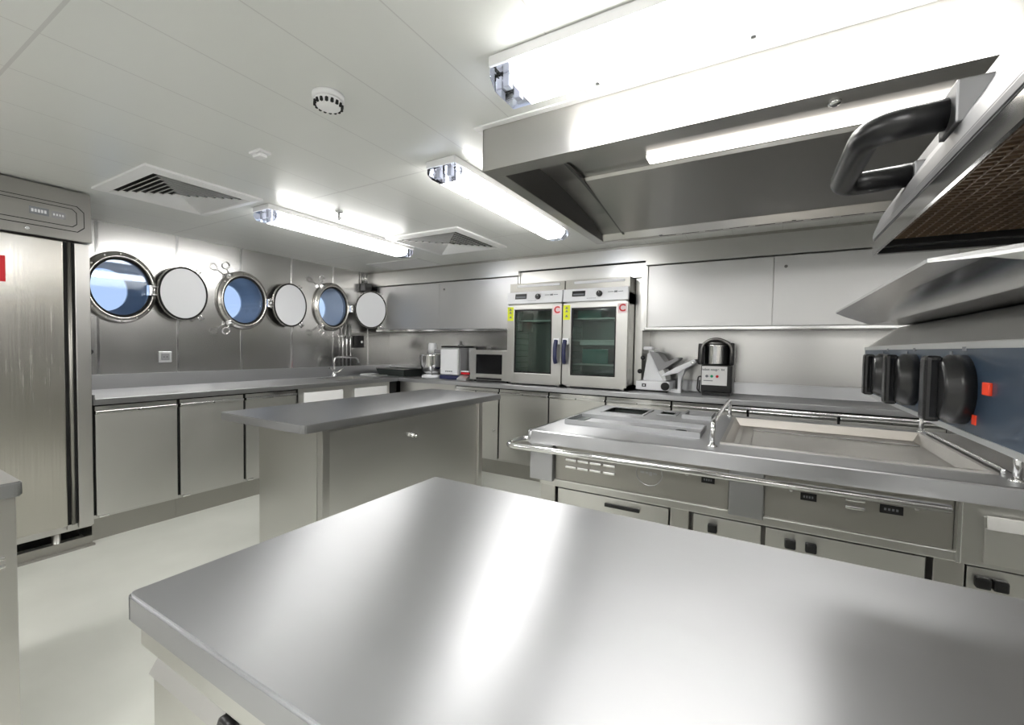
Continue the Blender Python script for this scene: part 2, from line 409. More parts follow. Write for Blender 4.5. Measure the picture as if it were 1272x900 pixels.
light(-3.01, -2.83, -1.25, .11, 1, 'added out-of-view ceiling fill light over the near end of the porthole aisle')  # added fixture behind the camera, puts more light into the room
light(-.12, .06, -1.42, -.05, 1, 'white tubular ceiling light over the near aisle')
light(-1.58, -1.40, -1.42, -.05, 1, 'added out-of-view ceiling fill light between the near table and the edge table')  # extra fixture out of view, added to raise the ambient light
light(.9, 2.2, -.75, -.56, 0, 'added out-of-view ceiling fill light by the near right corner')  # out-of-frame fixture added as fill for ceiling and walls

def vent(x0, x1, y0, y1, label):
    cx, cy = (x0+x1)/2, (y0+y1)/2; hx, hy = (x1-x0)/2, (y1-y0)/2
    t = thing('ceiling_vent', (cx, cy, CZ-.03), label, 'air vent')
    def rect(a, b, z): return [Vector((cx+sx*a, cy+sy*b, z)) for sx, sy in ((-1,-1),(1,-1),(1,1),(-1,1))]
    bm = B(); rings(bm, [rect(hx,hy,CZ-.0005), rect(hx,hy,CZ-.012), rect(hx-.05,hy-.05,CZ-.024), rect(hx-.06,hy-.06,CZ-.020), rect(hx-.06,hy-.06,CZ-.0005)], closed=True)
    for f in bm.faces: f.smooth = False
    obj('frame', bm, 'white_matte', t)
    obj('backing', bx(B(), cx-hx+.06, cx+hx-.06, cy-hy+.06, cy+hy-.06, CZ-.003, CZ-.0006), 'gap', t)
    n = 8
    for k in range(n):                              # nested sloping louvres of a four-way diffuser
        s = 1-(k+.55)/n; a, b = (hx-.06)*s, (hy-.06)*s; bm = B()
        rings(bm, [rect(a+.006,b+.006,CZ-.006), rect(a+.020,b+.020,CZ-.022), rect(a+.022,b+.022,CZ-.021), rect(a+.008,b+.008,CZ-.005)], closed=True)
        for f in bm.faces: f.smooth = False
        obj('louvre', bm, 'white_matte', t)
    return t
vent(-3.50, -2.78, 1.01, 1.62, 'square white louvred ceiling vent nearest the tall fridge')
vent(-2.82, -2.06, 2.68, 3.42, 'square white louvred ceiling vent near the back cabinets')

t = thing('smoke_detector', (-1.42, 1.07, CZ-.05), 'round white slotted smoke detector on the ceiling', 'smoke detector')
obj('base', lathe(B(), (-1.42,1.07,CZ-.02), [(.056,.0195),(.056,.004),(.052,0)]), 'white_matte', t)
obj('head', lathe(B(), (-1.42,1.07,CZ-.05), [(.0,0),(.026,0),(.042,.008),(.048,.022),(.048,.030)]), 'white_matte', t)
bm = B()
for i in range(16):
    a = 2*PI*i/16; p = Vector((-1.42+.0465*math.cos(a), 1.07+.0465*math.sin(a), CZ-.036)); bx(bm, p.x-.004, p.x+.004, p.y-.004, p.y+.004, p.z-.007, p.z+.007)
each('slot', bm, 'gap', t)
t = thing('ceiling_sensor', (-2.12, 1.22, CZ-.03), 'small white rounded sensor on the ceiling beside the near vent', 'sensor')
obj('base', bx(B(), -2.165, -2.075, 1.19, 1.25, CZ-.012, CZ-.0005, .004), 'white_matte', t)
obj('cap', bx(B(), -2.15, -2.09, 1.20, 1.24, CZ-.03, CZ-.012, .007), 'white_matte', t)
t = thing('sprinkler_head', (-2.57, 2.02, CZ-.06), 'small metal sprinkler head hanging beside the left ceiling light', 'sprinkler')
obj('escutcheon', lathe(B(), (-2.57,2.02,CZ-.01), [(.03,.0095),(.03,.004),(.012,0)]), 'polish', t)
obj('nozzle', lathe(B(), (-2.57,2.02,CZ-.06), [(.004,0),(.009,.006),(.010,.02),(.007,.03),(.008,.05)], seg=16), 'alu', t)
obj('deflector', lathe(B(), (-2.57,2.02,CZ-.045), [(.024,0),(.024,.003)], seg=20), 'alu', t)

# ------------------------------------------------------------------ tall fridge
FX = -3.66
t = thing('upright_fridge', (-4.0, .70, 0), 'tall stainless steel upright fridge at the left by the first porthole', 'fridge')
obj('body', bx(B(), WX+.02, FX-.035, .34, 1.045, .12, 1.90, .003), 'steel_v', t)
bm = B(); bx(bm, FX-.034, FX-.004, .42, .925, .165, 1.895, .006)
d = obj('door', bm, 'fridge', t)
bm = B(); bx(bm, FX-.034, FX-.006, .34, .415, .165, 1.895, .003); bx(bm, FX-.034, FX-.004, .975, 1.045, .135, 1.895, .004)
bx(bm, FX-.030, FX-.022, .927, .974, .135, 1.895)
obj('door_frame', bm, 'steel_v', t)
bm = B(); cyl(bm, (FX-.012,.952,.165), (FX-.012,.952,1.895), .010, seg=16); bx(bm, FX-.0215, FX-.019, .927, .974, .165, 1.895, m=1)
obj('handle_channel', bm, ['kick', 'gap'], t)
pf = obj('control_fascia', prism(B(), [(WX+.02,1.905),(FX+.014,1.905),(FX-.002,2.205),(WX+.02,2.205)], 1, .34, 1.052, bev=.003), 'fascia', t)
def onf(z): return FX+.014-.016*(z-1.905)/.30     # the fascia leans back a little
def fas(pts, d0, d1, m, name, par=pf, bev=0):
    bm = B(); va = [bm.verts.new((onf(z)+d0, y, z)) for y, z in pts]; vb = [bm.verts.new((onf(z)+d1, y, z)) for y, z in pts]; n = len(pts)
    bm.faces.new(va); bm.faces.new(vb[::-1])
    for i in range(n): bm.faces.new((va[i], va[(i+1) % n], vb[(i+1) % n], vb[i]))
    return obj(name, bm, m, par)
def cham(y0, y1, z0, z1, c): return [(y0,z0),(y1-c,z0),(y1,z0+c),(y1,z1-c),(y1-c,z1),(y0,z1)]
fas(cham(.44,1.019,1.958,2.116,.031), 0, .003, 'gap', 'surround_outline')
fas(cham(.44,1.015,1.962,2.112,.03), 0, .004, 'fascia', 'display_surround')
fas(cham(.66,.985,1.984,2.095,.02), .003, .0052, 'gap', 'display_outline')
fas(cham(.664,.981,1.988,2.091,.018), .004, .0062, 'fascia', 'display_plate')
fas(cham(.785,.865,2.022,2.064,.002), .006, .0068, 'print_grey', 'display_window')
fas(cham(.875,.935,2.020,2.060,.002), .006, .0068, 'grey_plastic', 'keypad')
for i in range(5): fas(cham(.793+.013*i,.802+.013*i,2.034,2.052,.001), .0066, .0074, 'print_white', 'display_digit')
for i in range(4): fas(cham(.882+.0125*i,.889+.0125*i,2.034,2.046,.001), .0066, .0074, 'print_white', 'keypad_mark')
bm = B(); lathe(bm, (onf(1.935), .775, 1.935), [(.011,0),(.011,.006),(.008,.008)], axis=0, seg=16); obj('key_lock', bm, 'polish', pf)
obj('red_sticker', bx(B(), FX-.0045, FX-.003, .60, .693, 1.622, 1.765), 'red', t)['label'] = 'red rectangular sticker'
for y in (.40, .885):
    obj('foot', lathe(B(), (FX-.06,y,0), [(.028,0.0),(.028,.01),(.021,.016),(.021,.13)]), 'steel_v', t)
obj('foot', lathe(B(), (WX+.1,.40,0), [(.024,0.0),(.020,.12)]), 'steel_v', t)
bm = B(); bx(bm, FX-.05, FX-.035, .34, 1.045, .0, .06, .002); bx(bm, FX-.035, FX-.005, .34, 1.05, 0, .012, .002)
obj('plinth', bm, 'kick', t)
obj('back_shield', bx(B(), FX-.28, FX-.27, .34, 1.045, 0.0, .12), 'gap', t)
cb = obj('power_cable', tube(B(), bend([(WX+.012,1.08,1.42),(WX+.02,1.10,1.30),(WX+.02,1.285,1.22),(WX+.012,1.10,1.13),(WX+.012,1.09,1.05)], .06), .005, 8), 'black')
tag(cb, 'thin black cable hanging on the wall beside the tall fridge', 'cable')

# ------------------------------------------------------------------ base cabinets
CX, CY = -3.70, 3.73           # front planes of the left and back runs
def cabinet_left(y0, y1, label, hinge='l'):
    t = thing('base_cabinet', (CX-.3, (y0+y1)/2, 0), label, 'cabinet', 'steel base cabinets under the porthole wall counter')
    bm = B(); bx(bm, WX+.03, CX-.022, y0, y1, .15, .893)
    bx(bm, CX-.022, CX-.020, y0, y1, .174, .893, m=1); obj('body', bm, ['steel', 'gap'], t)
    obj('plinth', bx(B(), WX+.03, CX-.055, y0, y1, 0, .15), 'kick', t)
    d = obj('door', bx(B(), CX-.018, CX, y0+.009, y1-.009, .172, .829, .003), 'door', t)
    bm = B(); bx(bm, CX-.018, CX+.010, y0+.009, y1-.009, .830, .852, .004); bx(bm, CX-.018, CX-.006, y0+.009, y1-.009, .852, .880)
    obj('handle', bm, 'polish', d)
    obj('lock', lathe(B(), (CX+.0095,(y0+y1)/2,.841), [(.007,0),(.007,.004)], axis=0, seg=12), 'dark_steel', d)
    obj('hinge', bx(B(), CX-.018, CX+.006, y0+.02, y0+.07, .157, .17, .002), 'polish', d)
    return t
c0 = cabinet_left(1.060, 1.527, 'steel base cabinet nearest the tall fridge, under the first porthole')
dup(c0, (c0.location.x, c0.location.y+.468, 0), 'middle steel base cabinet of the porthole wall, under the first open cover')
dup(c0, (c0.location.x, c0.location.y+.936, 0), 'steel base cabinet under the second porthole, partly hidden by the island')
t = thing('sink_cabinet', (CX-.3, 3.0, 0), 'steel cabinet front under the sink with two white boards', 'cabinet')
bm = B(); bx(bm, WX+.03, CX-.02, 2.466, 3.72, .15, .735); bx(bm, CX-.02, CX-.004, 2.475, 3.60, .70, .893, .003); bx(bm, CX-.018, CX-.004, 2.475, 3.60, .172, .70, .003)
obj('body', bm, 'steel', t); obj('plinth', bx(B(), WX+.03, CX-.055, 2.466, 3.72, 0, .15), 'kick', t)
obj('corner_niche', bx(B(), CX-.03, CX-.019, 3.60, 3.72, .15, .893), 'gap', t)
for i, (y0, y1) in enumerate(((2.52, 2.95), (3.10, 3.54))):
    o = obj('cutting_board', bx(B(), CX+.001, CX+.022, y0, y1, .52, .852, .006), 'white_matte')
    rebase(o, (CX+.01, (y0+y1)/2, .52)); tag(o, ['white plastic board on the sink front, the one nearer the portholes\' cabinets', 'white plastic board on the sink front, the one nearer the back corner'][i], 'board', 'white boards hung on the sink front')
bm = B()
def cabinet_back(x0, x1, label, body_only=False):
    t = thing('base_cabinet', ((x0+x1)/2, CY+.25, 0), label, 'cabinet', 'steel base cabinets along the back wall')
    bm = B(); bx(bm, x0, x1, CY+.022, BY-.01, .15, .893); bx(bm, x0, x1, CY+.020, CY+.022, .174, .893, m=1); obj('body', bm, ['steel', 'gap'], t)
    obj('plinth', bx(B(), x0, x1, CY+.055, BY-.01, 0, .15), 'kick', t)
    d = obj('door', bx(B(), x0+.008, x1-.008, CY, CY+.018, .172, .829, .003), 'door', t)
    bm = B(); bx(bm, x0+.008, x1-.008, CY-.010, CY+.018, .830, .852, .004); bx(bm, x0+.008, x1-.008, CY+.006, CY+.018, .852, .880)
    obj('handle', bm, 'polish', d)
    obj('lock', lathe(B(), ((x0+x1)/2,CY-.0135,.841), [(.007,0),(.007,.004)], axis=1, seg=12), 'dark_steel', d)
    obj('door_knob', lathe(B(), (x1-.05,CY-.022,.46), [(.006,.022),(.006,.012),(.014,.008),(.014,.002),(.010,0)], axis=1, seg=16), 'polish', d)
    return t
W0 = .552
c1 = cabinet_back(-2.315, -2.315+W0, 'steel base cabinet under the left oven')
for k, lab in ((-1, 'steel base cabinet under the microwave, half hidden by the island'), (1, 'steel base cabinet under the right oven'), (2, 'steel base cabinet under the meat slicer'),
               (3, 'steel base cabinet under the food processor'), (4, 'steel base cabinet right of the food processor, behind the griddle'), (5, 'steel base cabinet at the far right behind the range')):
    dup(c1, (c1.location.x+W0*k, c1.location.y, 0), lab)
t = thing('corner_panel', (-3.3, CY+.25, 0), 'plain steel corner cabinet panel below the mixer and toaster', 'cabinet')
obj('body', bx(B(), CX+.03, -2.868, CY+.004, BY-.01, .15, .893, .002), 'door', t); obj('plinth', bx(B(), CX+.03, -2.868, CY+.055, BY-.01, 0, .15), 'kick', t)
obj('niche_panel', bx(B(), CX-.018, CX+.029, CY+.06, CY+.08, .15, .893), 'gap', t)

# continuous L shaped worktop with upstands and a sink
t = thing('worktop', (-4.0, 3.9, .85), 'stainless worktop with upstand and sink along the porthole wall', 'worktop')
SX0, SX1, SY0, SY1 = -4.22, -3.82, 3.02, 3.52
bm = B()
for a in ((WX+.007, CX+.02, 1.055, SY0), (WX+.007, SX0, SY0, SY1), (SX1, CX+.02, SY0, SY1), (WX+.007, CX+.02, SY1, BY-.005)):
    bx(bm, *a, .895, .935)
obj('top', bm, 'top', t)
obj('front_edge', bx(B(), CX+.02, CX+.045, 1.055, CY-.048, .894, .935, .004), 'top', t)
bm = B(); prism(bm, [(WX+.007,.935),(WX+.045,.935),(WX+.034,1.045),(WX+.007,1.045)], 1, 1.055, BY-.005); prism(bm, [(BY-.005,.935),(BY-.045,.935),(BY-.034,1.03),(BY-.005,1.03)], 0, WX+.036, CX+.02)
obj('upstand', bm, 'top', t)
t2 = thing('worktop', (-1, 4, .85), 'long stainless worktop with upstand along the back wall, carrying the ovens', 'worktop')
obj('top', bx(B(), CX+.046, 1.6, CY-.02, BY-.005, .895, .935), 'top', t2)
obj('front_edge', bx(B(), CX+.046, 1.6, CY-.045, CY-.020, .894, .935, .004), 'top', t2)
obj('upstand', prism(B(), [(BY-.005,.935),(BY-.045,.935),(BY-.034,1.03),(BY-.005,1.03)], 0, CX+.046, 1.6), 'top', t2)
obj('end_plate', bx(B(), WX+.1, CX+.045, 1.048, 1.055, .894, .96), 'top', t)
bm = B()
bx(bm, SX0, SX1, SY0, SY1, .757, .762); bx(bm, SX0, SX0+.004, SY0, SY1, .762, .932); bx(bm, SX1-.004, SX1, SY0, SY1, .762, .932)
bx(bm, SX0, SX1, SY0, SY0+.004, .762, .932); bx(bm, SX0, SX1, SY1-.004, SY1, .762, .932)
obj('sink_basin', bm, 'steel', t)
# tap
TX, TY = -4.27, 3.30
t = thing('mixer_tap', (TX, TY, .9), 'chrome mixer tap with square swan neck over the sink', 'tap')
obj('base', lathe(B(), (TX,TY,.9), [(.03,0),(.03,.01),(.022,.02),(.022,.06)]), 'polish', t)
obj('spout', tube(B(), bend([(TX,TY,.95),(TX,TY,1.125),(TX+.03,TY+.30,1.115),(TX+.035,TY+.315,1.05)], .05), .011, 12), 'polish', t)
for s in (-1, 1):
    obj('lever', tube(B(), [(TX,TY,.94),(TX+.03,TY+.045*s,.965),(TX+.05,TY+.10*s,1.005)], .010, 10), 'polish', t)

# things in the sink corner
bm = B()
t = thing('baking_tray', (-4.0, 4.05, .9), 'dark shallow roasting pan with pale inside in the back left corner', 'pan')
def open_box(bm, x0, x1, y0, y1, z0, z1, th, m=0, flare=0.):
    def R(a, z): return [Vector((x0-a,y0-a,z)), Vector((x1+a,y0-a,z)), Vector((x1+a,y1+a,z)), Vector((x0-a,y1+a,z))]
    rings(bm, [R(0,z0), R(flare,z1), R(flare-th,z1), R(-th,z0+th)], m=m)
    for f in bm.faces: f.smooth = False
    return bm
obj('pan_body', open_box(B(), -4.16, -3.74, 3.86, 4.17, .902, .985, .006, flare=.02), 'oil', t)
obj('rim', tube(B(), [(-4.18,3.84,.986),(-3.72,3.84,.986),(-3.72,4.19,.986),(-4.18,4.19,.986),(-4.18,3.84,.986)], .007, 8), 'dark_steel', t)
t = thing('folded_cloth', (-4.12, 3.70, .9), 'pale folded cloth pad lying beside the sink in the corner', 'cloth')
obj('pad', bx(B(), -4.20, -3.92, 3.60, 3.78, .901, .915, .005), 'alu', t)
obj('pad_fold', bx(B(), -4.20, -4.06, 3.61, 3.77, .915, .928, .005), 'alu', t)

# pipes and boxes in the corner
for i, (y, r) in enumerate(((3.50, .010), (3.555, .010), (3.61, .010))):
    t = thing('water_pipe', (WX+.04, y, 1.045), ['chrome wall pipe above the tap, nearest the third porthole', 'chrome wall pipe above the tap, middle of three', 'chrome wall pipe above the tap, nearest the corner'][i], 'pipe', 'pipes beneath the third cover')
    obj('pipe', tube(B(), [(WX+.025,y,1.05),(WX+.025,y,1.55-.05*(i == 0))], r, 10), 'polish', t)
    bm = B()
    for z in (1.16, 1.40): bx(bm, WX+.003, WX+.038, y-.014, y+.014, z-.008, z+.008, .002)
    each('pipe_clip', bm, 'polish', t)
t = thing('control_valve', (WX, 3.73, 1.3), 'dark valve box with pipe on the wall under the third cover', 'valve')
obj('body', bx(B(), WX+.004, WX+.07, 3.68, 3.78, 1.27, 1.42, .006), 'black', t)
obj('knob', lathe(B(), (WX+.071,3.73,1.34), [(.02,0),(.02,.02),(.012,.03)], axis=0, seg=16), 'polish', t)
t = thing('junction_box', (WX, 3.80, 2.0), 'small dark junction box with conduits to the ceiling in the corner', 'box')
obj('body', bx(B(), WX+.004, WX+.10, 3.77, 3.875, 1.97, 2.07, .005), 'black', t)
for y in (3.79, 3.825, 3.855):
    obj('conduit', tube(B(), [(WX+.03,y,2.07),(WX+.03,y,CZ-.002)], .007, 8), 'polish', t)
t = thing('wall_socket', (WX, 1.717, 1.13), 'square grey socket on the porthole wall above the worktop', 'socket')
obj('plate', bx(B(), WX+.003, WX+.014, 1.672, 1.766, 1.130, 1.222, .004), 'alu', t)
obj('insert', bx(B(), WX+.014, WX+.018, 1.690, 1.748, 1.148, 1.204, .003), 'grey_plastic', t)
bm = B()
for y in (1.708, 1.73): lathe(bm, (WX+.018,y,1.176), [(.004,0),(.004,.001)], axis=0, seg=8)
each('pin_hole', bm, 'gap', t)

# ------------------------------------------------------------------ wall cabinets
def wall_cabinet(x0, xm, x1, label):
    t = thing('wall_cabinet', ((x0+x1)/2, 4.1, 1.47), label, 'wall cabinet')
    bm = B(); bx(bm, x0, x1, 3.935, BY-.005, 1.474, 2.030, .002); bx(bm, x0, x1, 3.900, 3.935, 1.474, 1.496, .003); bx(bm, x0, x0+.012, 3.912, 3.935, 1.496, 2.03); bx(bm, x1-.012, x1, 3.912, 3.935, 1.496, 2.03)
    obj('body', bm, 'steel', t)
    obj('bottom_rail', bx(B(), x0, x1, 3.892, 3.900, 1.474, 1.497, .002), 'polish', t)
    for i, (a, b) in enumerate(((x0+.03, xm-.002), (xm+.002, x1-.014))):
        d = obj('door', bx(B(), a, b, 3.905-.004*i, 3.925, 1.500, 2.026, .003), 'cab_door', t)
        if i: obj('lock', lathe(B(), (a+.075,3.893,1.945), [(.011,.008),(.011,.002),(.008,0)], axis=1, seg=16), 'dark_steel', d)
    return t
wall_cabinet(-4.24, -3.245, -2.20, 'stainless wall cabinet left of the ovens with two sliding doors')
wall_cabinet(-.93, .03, 1.06, 'stainless wall cabinet right of the ovens above the food processor')

# ------------------------------------------------------------------ ovens
def oven(x0, x1, label):
    OY = 3.75; c = (x0+x1)/2
    t = thing('combi_oven', (c, 4.0, .93), label, 'oven', 'stainless ovens side by side on the back worktop')
    bm = B(); y1 = 4.20
    bx(bm, x0+.002, x0+.03, OY+.03, y1, .95, 1.80); bx(bm, x1-.03, x1-.002, OY+.03, y1, .95, 1.80); bx(bm, x0+.002, x1-.002, OY+.03, y1, .95, .985)
    bx(bm, x0+.002, x1-.002, OY+.03, y1, 1.70, 1.80); bx(bm, x0+.002, x1-.002, y1-.01, y1, .95, 1.80)
    obj('body', bm, 'steel', t)
    bm = B(); bx(bm, x0+.031, x1-.031, y1-.05, y1-.012, .986, 1.699); obj('cavity_back', bm, 'cavity', t)
    bm = B()
    for s in (x0+.05, x1-.05):
        for y in (OY+.08, y1-.08): bx(bm, s-.004, s+.004, y-.004, y+.004, .99, 1.69)
        for k in range(11): bx(bm, s-.008, s+.008, OY+.08, y1-.08, 1.03+.06*k, 1.034+.06*k)
    obj('rack_runners', bm, 'polish', t)['kind'] = 'stuff'
    for z in ((1.56,) if label.startswith('left') else (1.57, 1.37, 1.15)):
        bm = B(); bx(bm, x0+.06, x1-.06, OY+.07, y1-.08, z, z+.012, .002)
        if z == 1.37: bx(bm, x0+.14, x1-.14, OY+.08, OY+.2, z-.035, z, .004)
        obj('oven_shelf', bm, 'alu', t)
    if not label.startswith('left'):
        bm = B(); bx(bm, x0+.16, x1-.2, OY+.10, y1-.1, 1.166, 1.30, .01); obj('glow_block', bm, 'teal', t)  # teal blocks stand in for a greenish glow behind the glass
        obj('glow_block', bx(B(), x0+.10, x0+.33, OY+.12, y1-.1, 1.583, 1.66, .01), 'teal', t)
        lathe_b = lathe(B(), (c+.08,OY+.16,1.00), [(.05,0),(.075,.035),(.07,.035),(.045,.005)]); obj('bowl', lathe_b, 'alu', t)
    # door
    bm = B(); dz0, dz1 = .965, 1.715; gx0, gx1, gz0, gz1 = x0+.085, x1-.105, 1.055, 1.672
    bx(bm, x0+.004, gx0, OY, OY+.028, dz0, dz1, .003); bx(bm, gx1, x1-.004, OY, OY+.028, dz0, dz1, .003)
    bx(bm, gx0-.002, gx1+.002, OY, OY+.028, dz0, gz0, .003); bx(bm, gx0-.002, gx1+.002, OY, OY+.028, gz1, dz1, .003)
    d = obj('door', bm, 'steel', t)
    obj('door_glass', bx(B(), gx0-.001, gx1+.001, OY+.012, OY+.018, gz0-.001, gz1+.001), 'oven_glass', d)
    bm = B()
    for a in ((gx0-.001,gx0+.014,gz0,gz1),(gx1-.014,gx1+.001,gz0,gz1),(gx0,gx1,gz0,gz0+.014),(gx0,gx1,gz1-.014,gz1)): bx(bm, a[0], a[1], OY+.009, OY+.012, a[2], a[3])
    obj('glass_border', bm, 'black', d)
    hx = x1-.045 if label.startswith('left') else x0+.04
    bm = B(); bx(bm, hx-.032, hx+.032, OY-.022, OY, 1.335, 1.395, .008); h = obj('handle_mount', bm, 'white', d)
    lathe(bm := B(), (hx,OY-.038,1.365), [(.016,.016),(.016,.004),(.010,0)], axis=1, seg=20); obj('handle_hub', bm, 'polish', d)
    bm = B(); tube(bm, bend([(hx,OY-.028,1.375),(hx,OY-.05,1.31),(hx,OY-.05,1.20),(hx,OY-.03,1.165)], .03), .019, 12); obj('handle', bm, 'navy_plastic', d)
    # control panel
    p = obj('control_panel', prism(B(), [(OY-.006,1.730),(OY+.05,1.730),(OY+.05,1.845),(OY+.012,1.845)], 0, x0+.002, x1-.004, bev=.003), 'white', t)
    def slab(a, b, z0, z1, m, name, d=.003):
        def yy(z): return OY-.006+.018*(z-1.730)/.115
        obj(name, prism(B(), [(yy(z0)-d,z0),(yy(z0)+.002,z0),(yy(z1)+.002,z1),(yy(z1)-d,z1)], 0, a, b), m, p)
    slab(x0+.09, x0+.215, 1.775, 1.825, 'black', 'display')
    slab(x0+.10, x0+.205, 1.786, 1.800, 'print_grey', 'display_line', .0035)
    for k in range(5): slab(x0+.235+.018*k, x0+.243+.018*k, 1.752, 1.757, 'print_grey', 'key_mark', .0015)
    slab(x1-.185, x1-.135, 1.802, 1.807, 'print_grey', 'maker_mark', .0015); slab(x1-.128, x1-.10, 1.797, 1.812, 'print_grey', 'maker_mark', .0015); slab(x1-.094, x1-.05, 1.802, 1.807, 'print_grey', 'maker_mark', .0015)
    kx = c+.045; bm = B(); lathe(bm, (kx,OY-.022,1.792), [(.026,.022),(.026,.006),(.021,0)], axis=1); k = obj('dial', bm, 'black', p)
    obj('dial_mark', bx(B(), kx-.002, kx+.002, OY-.0235, OY-.021, 1.798, 1.812), 'print_white', k)
    # labels
    y = OY-.0008
    l = obj('yellow_label', bx(B(), x0+.006, x0+.074, y-.0006, y+.0016, 1.565, 1.70), 'yellow', d)
    bm = B()
    for z in (1.675, 1.645, 1.60): prism(bm, [(x0+.025,z-.010),(x0+.055,z-.010),(x0+.040,z+.014)], 1, y-.0016, y-.0004)
    obj('label_print', bm, 'gap' if False else 'print_grey', l)
    l2 = obj('round_label', bx(B(), x1-.092, x1-.012, y-.0006, y+.0016, 1.615, 1.70), 'pink', d)
    text('label_letter', 'C', .085, (x1-.052, y-.001, 1.657), FACE_FRONT, 'red', l2, .0008)
    # feet, top flue box
    bm = B()
    for fx in (x0+.05, x1-.05):
        for fy in (OY+.06, y1-.05): cyl(bm, (fx,fy,.9355), (fx,fy,.95), .02, seg=14)
    each('foot', bm, 'dark_steel', t)
    bm = B(); bx(bm, x0+.003, x1-.003, OY+.05, y1, 1.80, 1.935, .002); f = obj('flue_box', bm, 'kick', t)
    obj('flue_strip', bx(B(), x0+.09, x1-.05, OY+.044, OY+.05, 1.895, 1.918, .001), 'white', f)
    return t
oven(-2.245, -1.650, 'left stainless oven with empty racks behind a glass door')
oven(-1.645, -1.035, 'right stainless oven with teal blocks imitating a glow behind a glass door')

# ------------------------------------------------------------------ worktop appliances
# stand mixer
X, Y = -3.40, 3.98
t = thing('stand_mixer', (X, Y, .9), 'bullet-headed stand mixer with polished steel bowl in the back corner', 'mixer')
obj('base', lathe(B(), (X,Y,.9), [(.12,0),(.125,.012),(.115,.03),(.07,.042)]), 'white', t)
bm = B(); tube(bm, bend([(X+.125,Y+.07,.93),(X+.135,Y+.07,1.10),(X+.12,Y+.06,1.24)], .06), .045, 16); obj('column', bm, 'grey_plastic', t)
obj('motor_head', bx(B(), X-.07, X+.16, Y-.02, Y+.12, 1.185, 1.235, .02, seg=4), 'grey_plastic', t)
bm = B(); lathe(bm, (X,Y,.945), [(.07,0),(.115,.03),(.140,.11),(.146,.21),(.150,.222),(.146,.224),(.137,.21),(.115,.06),(.0,.02)]); obj('bowl', bm, 'polish', t)
bm = B()
for k in range(3):
    a = 2*PI*k/3-.9; pts = [(X+r*math.cos(a), Y+r*math.sin(a), .93+h) for r, h in ((.085,0),(.125,.04),(.156,.13),(.160,.22))]; tube(bm, pts, .006, 8)
obj('bowl_cage', bm, 'dark_steel', t)
obj('motor_cap', lathe(B(), (X,Y,1.18), [(.045,0),(.048,.05),(.048,.11),(.040,.125),(.0,.127)]), 'white', t)
# toaster / juicer block
X0, X1 = -3.18, -2.94; Y0 = 3.86
t = thing('countertop_appliance', ((X0+X1)/2, 4.0, .9), 'white-fronted box appliance with black lid beside the mixer', 'appliance')
obj('base', bx(B(), X0-.01, X1+.02, Y0-.005, 4.19, .9005, .945, .008), 'navy_plastic', t)
obj('body', bx(B(), X0, X1+.01, Y0+.008, 4.18, .945, 1.255, .01), 'alu', t)
obj('front_plate', bx(B(), X0+.002, X1-.002, Y0, Y0+.008, .955, 1.235, .003), 'white', t)
bm = B(); bx(bm, X0+.005, X1+.005, Y0+.004, 4.17, 1.255, 1.275, .006); obj('lid', bm, 'black', t)
obj('lid_knob', lathe(B(), (-3.0,4.0,1.275), [(.04,0),(.03,.012),(.01,.02),(.012,.05),(.0,.055)]), 'polish', t)
bm = B()
for a in ((-3.11,-3.09),(-3.085,-3.065),(-3.06,-3.035),(-3.03,-3.01)): bx(bm, a[0], a[1], Y0-.001, Y0+.001, .983, .997)
obj('maker_mark', bm, 'print_grey', t)
obj('side_panel', bx(B(), X1+.01, X1+.016, Y0+.03, 4.16, .95, 1.25, .002), 'grey_plastic', t)
# second tall steel box behind it
t = thing('tall_appliance', (-2.85, 4.08, .9), 'tall grey steel box between the white-fronted appliance and the microwave', 'appliance')
obj('body', bx(B(), -2.905, -2.80, 4.02, 4.20, .9005, 1.25, .006), 'alu', t); obj('back_edge', bx(B(), -2.80, -2.79, 4.01, 4.21, .9005, 1.27, .003), 'black', t)
obj('front_label', bx(B(), -2.89, -2.83, 4.0185, 4.0205, 1.205, 1.232), 'white', t)
# small scale
X0, X1 = -2.905, -2.78; Y0 = 3.80
t = thing('kitchen_scale', ((X0+X1)/2, 3.86, .9), 'small silver kitchen scale with a red top beside the microwave', 'scale')
obj('base', prism(B(), [(Y0,.9005),(Y0+.14,.9005),(Y0+.14,.96),(Y0+.07,.955),(Y0,.92)], 0, X0, X1, bev=.003), 'alu', t)
obj('pan', bx(B(), X0+.015, X1, Y0+.06, Y0+.15, .965, .99, .004), 'red', t)
obj('rim', bx(B(), X0+.02, X1, Y0+.05, Y0+.15, .991, 1.003, .003), 'white', t)
# microwave
X0, X1, Y0 = -2.755, -2.262, 3.84
t = thing('microwave', ((X0+X1)/2, 4.0, .9), 'steel-fronted microwave left of the ovens', 'microwave')
obj('body', bx(B(), X0, X1, Y0+.02, 4.20, .915, 1.235, .004), 'steel', t)
bm = B(); gx0, gx1, gz0, gz1 = X0+.075, X1-.09, .985, 1.19
bx(bm, X0, gx0, Y0, Y0+.02, .918, 1.232, .002); bx(bm, gx1, X1-.07, Y0, Y0+.02, .918, 1.232, .002); bx(bm, gx0, gx1, Y0, Y0+.02, .918, gz0, .002); bx(bm, gx0, gx1, Y0, Y0+.02, gz1, 1.232, .002)
d = obj('door', bm, 'steel', t); obj('door_window', bx(B(), gx0-.001, gx1+.001, Y0+.008, Y0+.014, gz0-.001, gz1+.001), 'black_gloss', d)
obj('control_panel', bx(B(), X1-.069, X1, Y0, Y0+.02, .918, 1.232, .002), 'steel', t)
obj('handle', bx(B(), X0+.09, X1-.09, Y0-.016, Y0-.001, .925, .945, .005), 'black', d)
bm = B()
for x in (X0+.04, X1-.04):
    for y in (Y0+.04, 4.16): cyl(bm, (x,y,.9005), (x,y,.915), .014, seg=12)
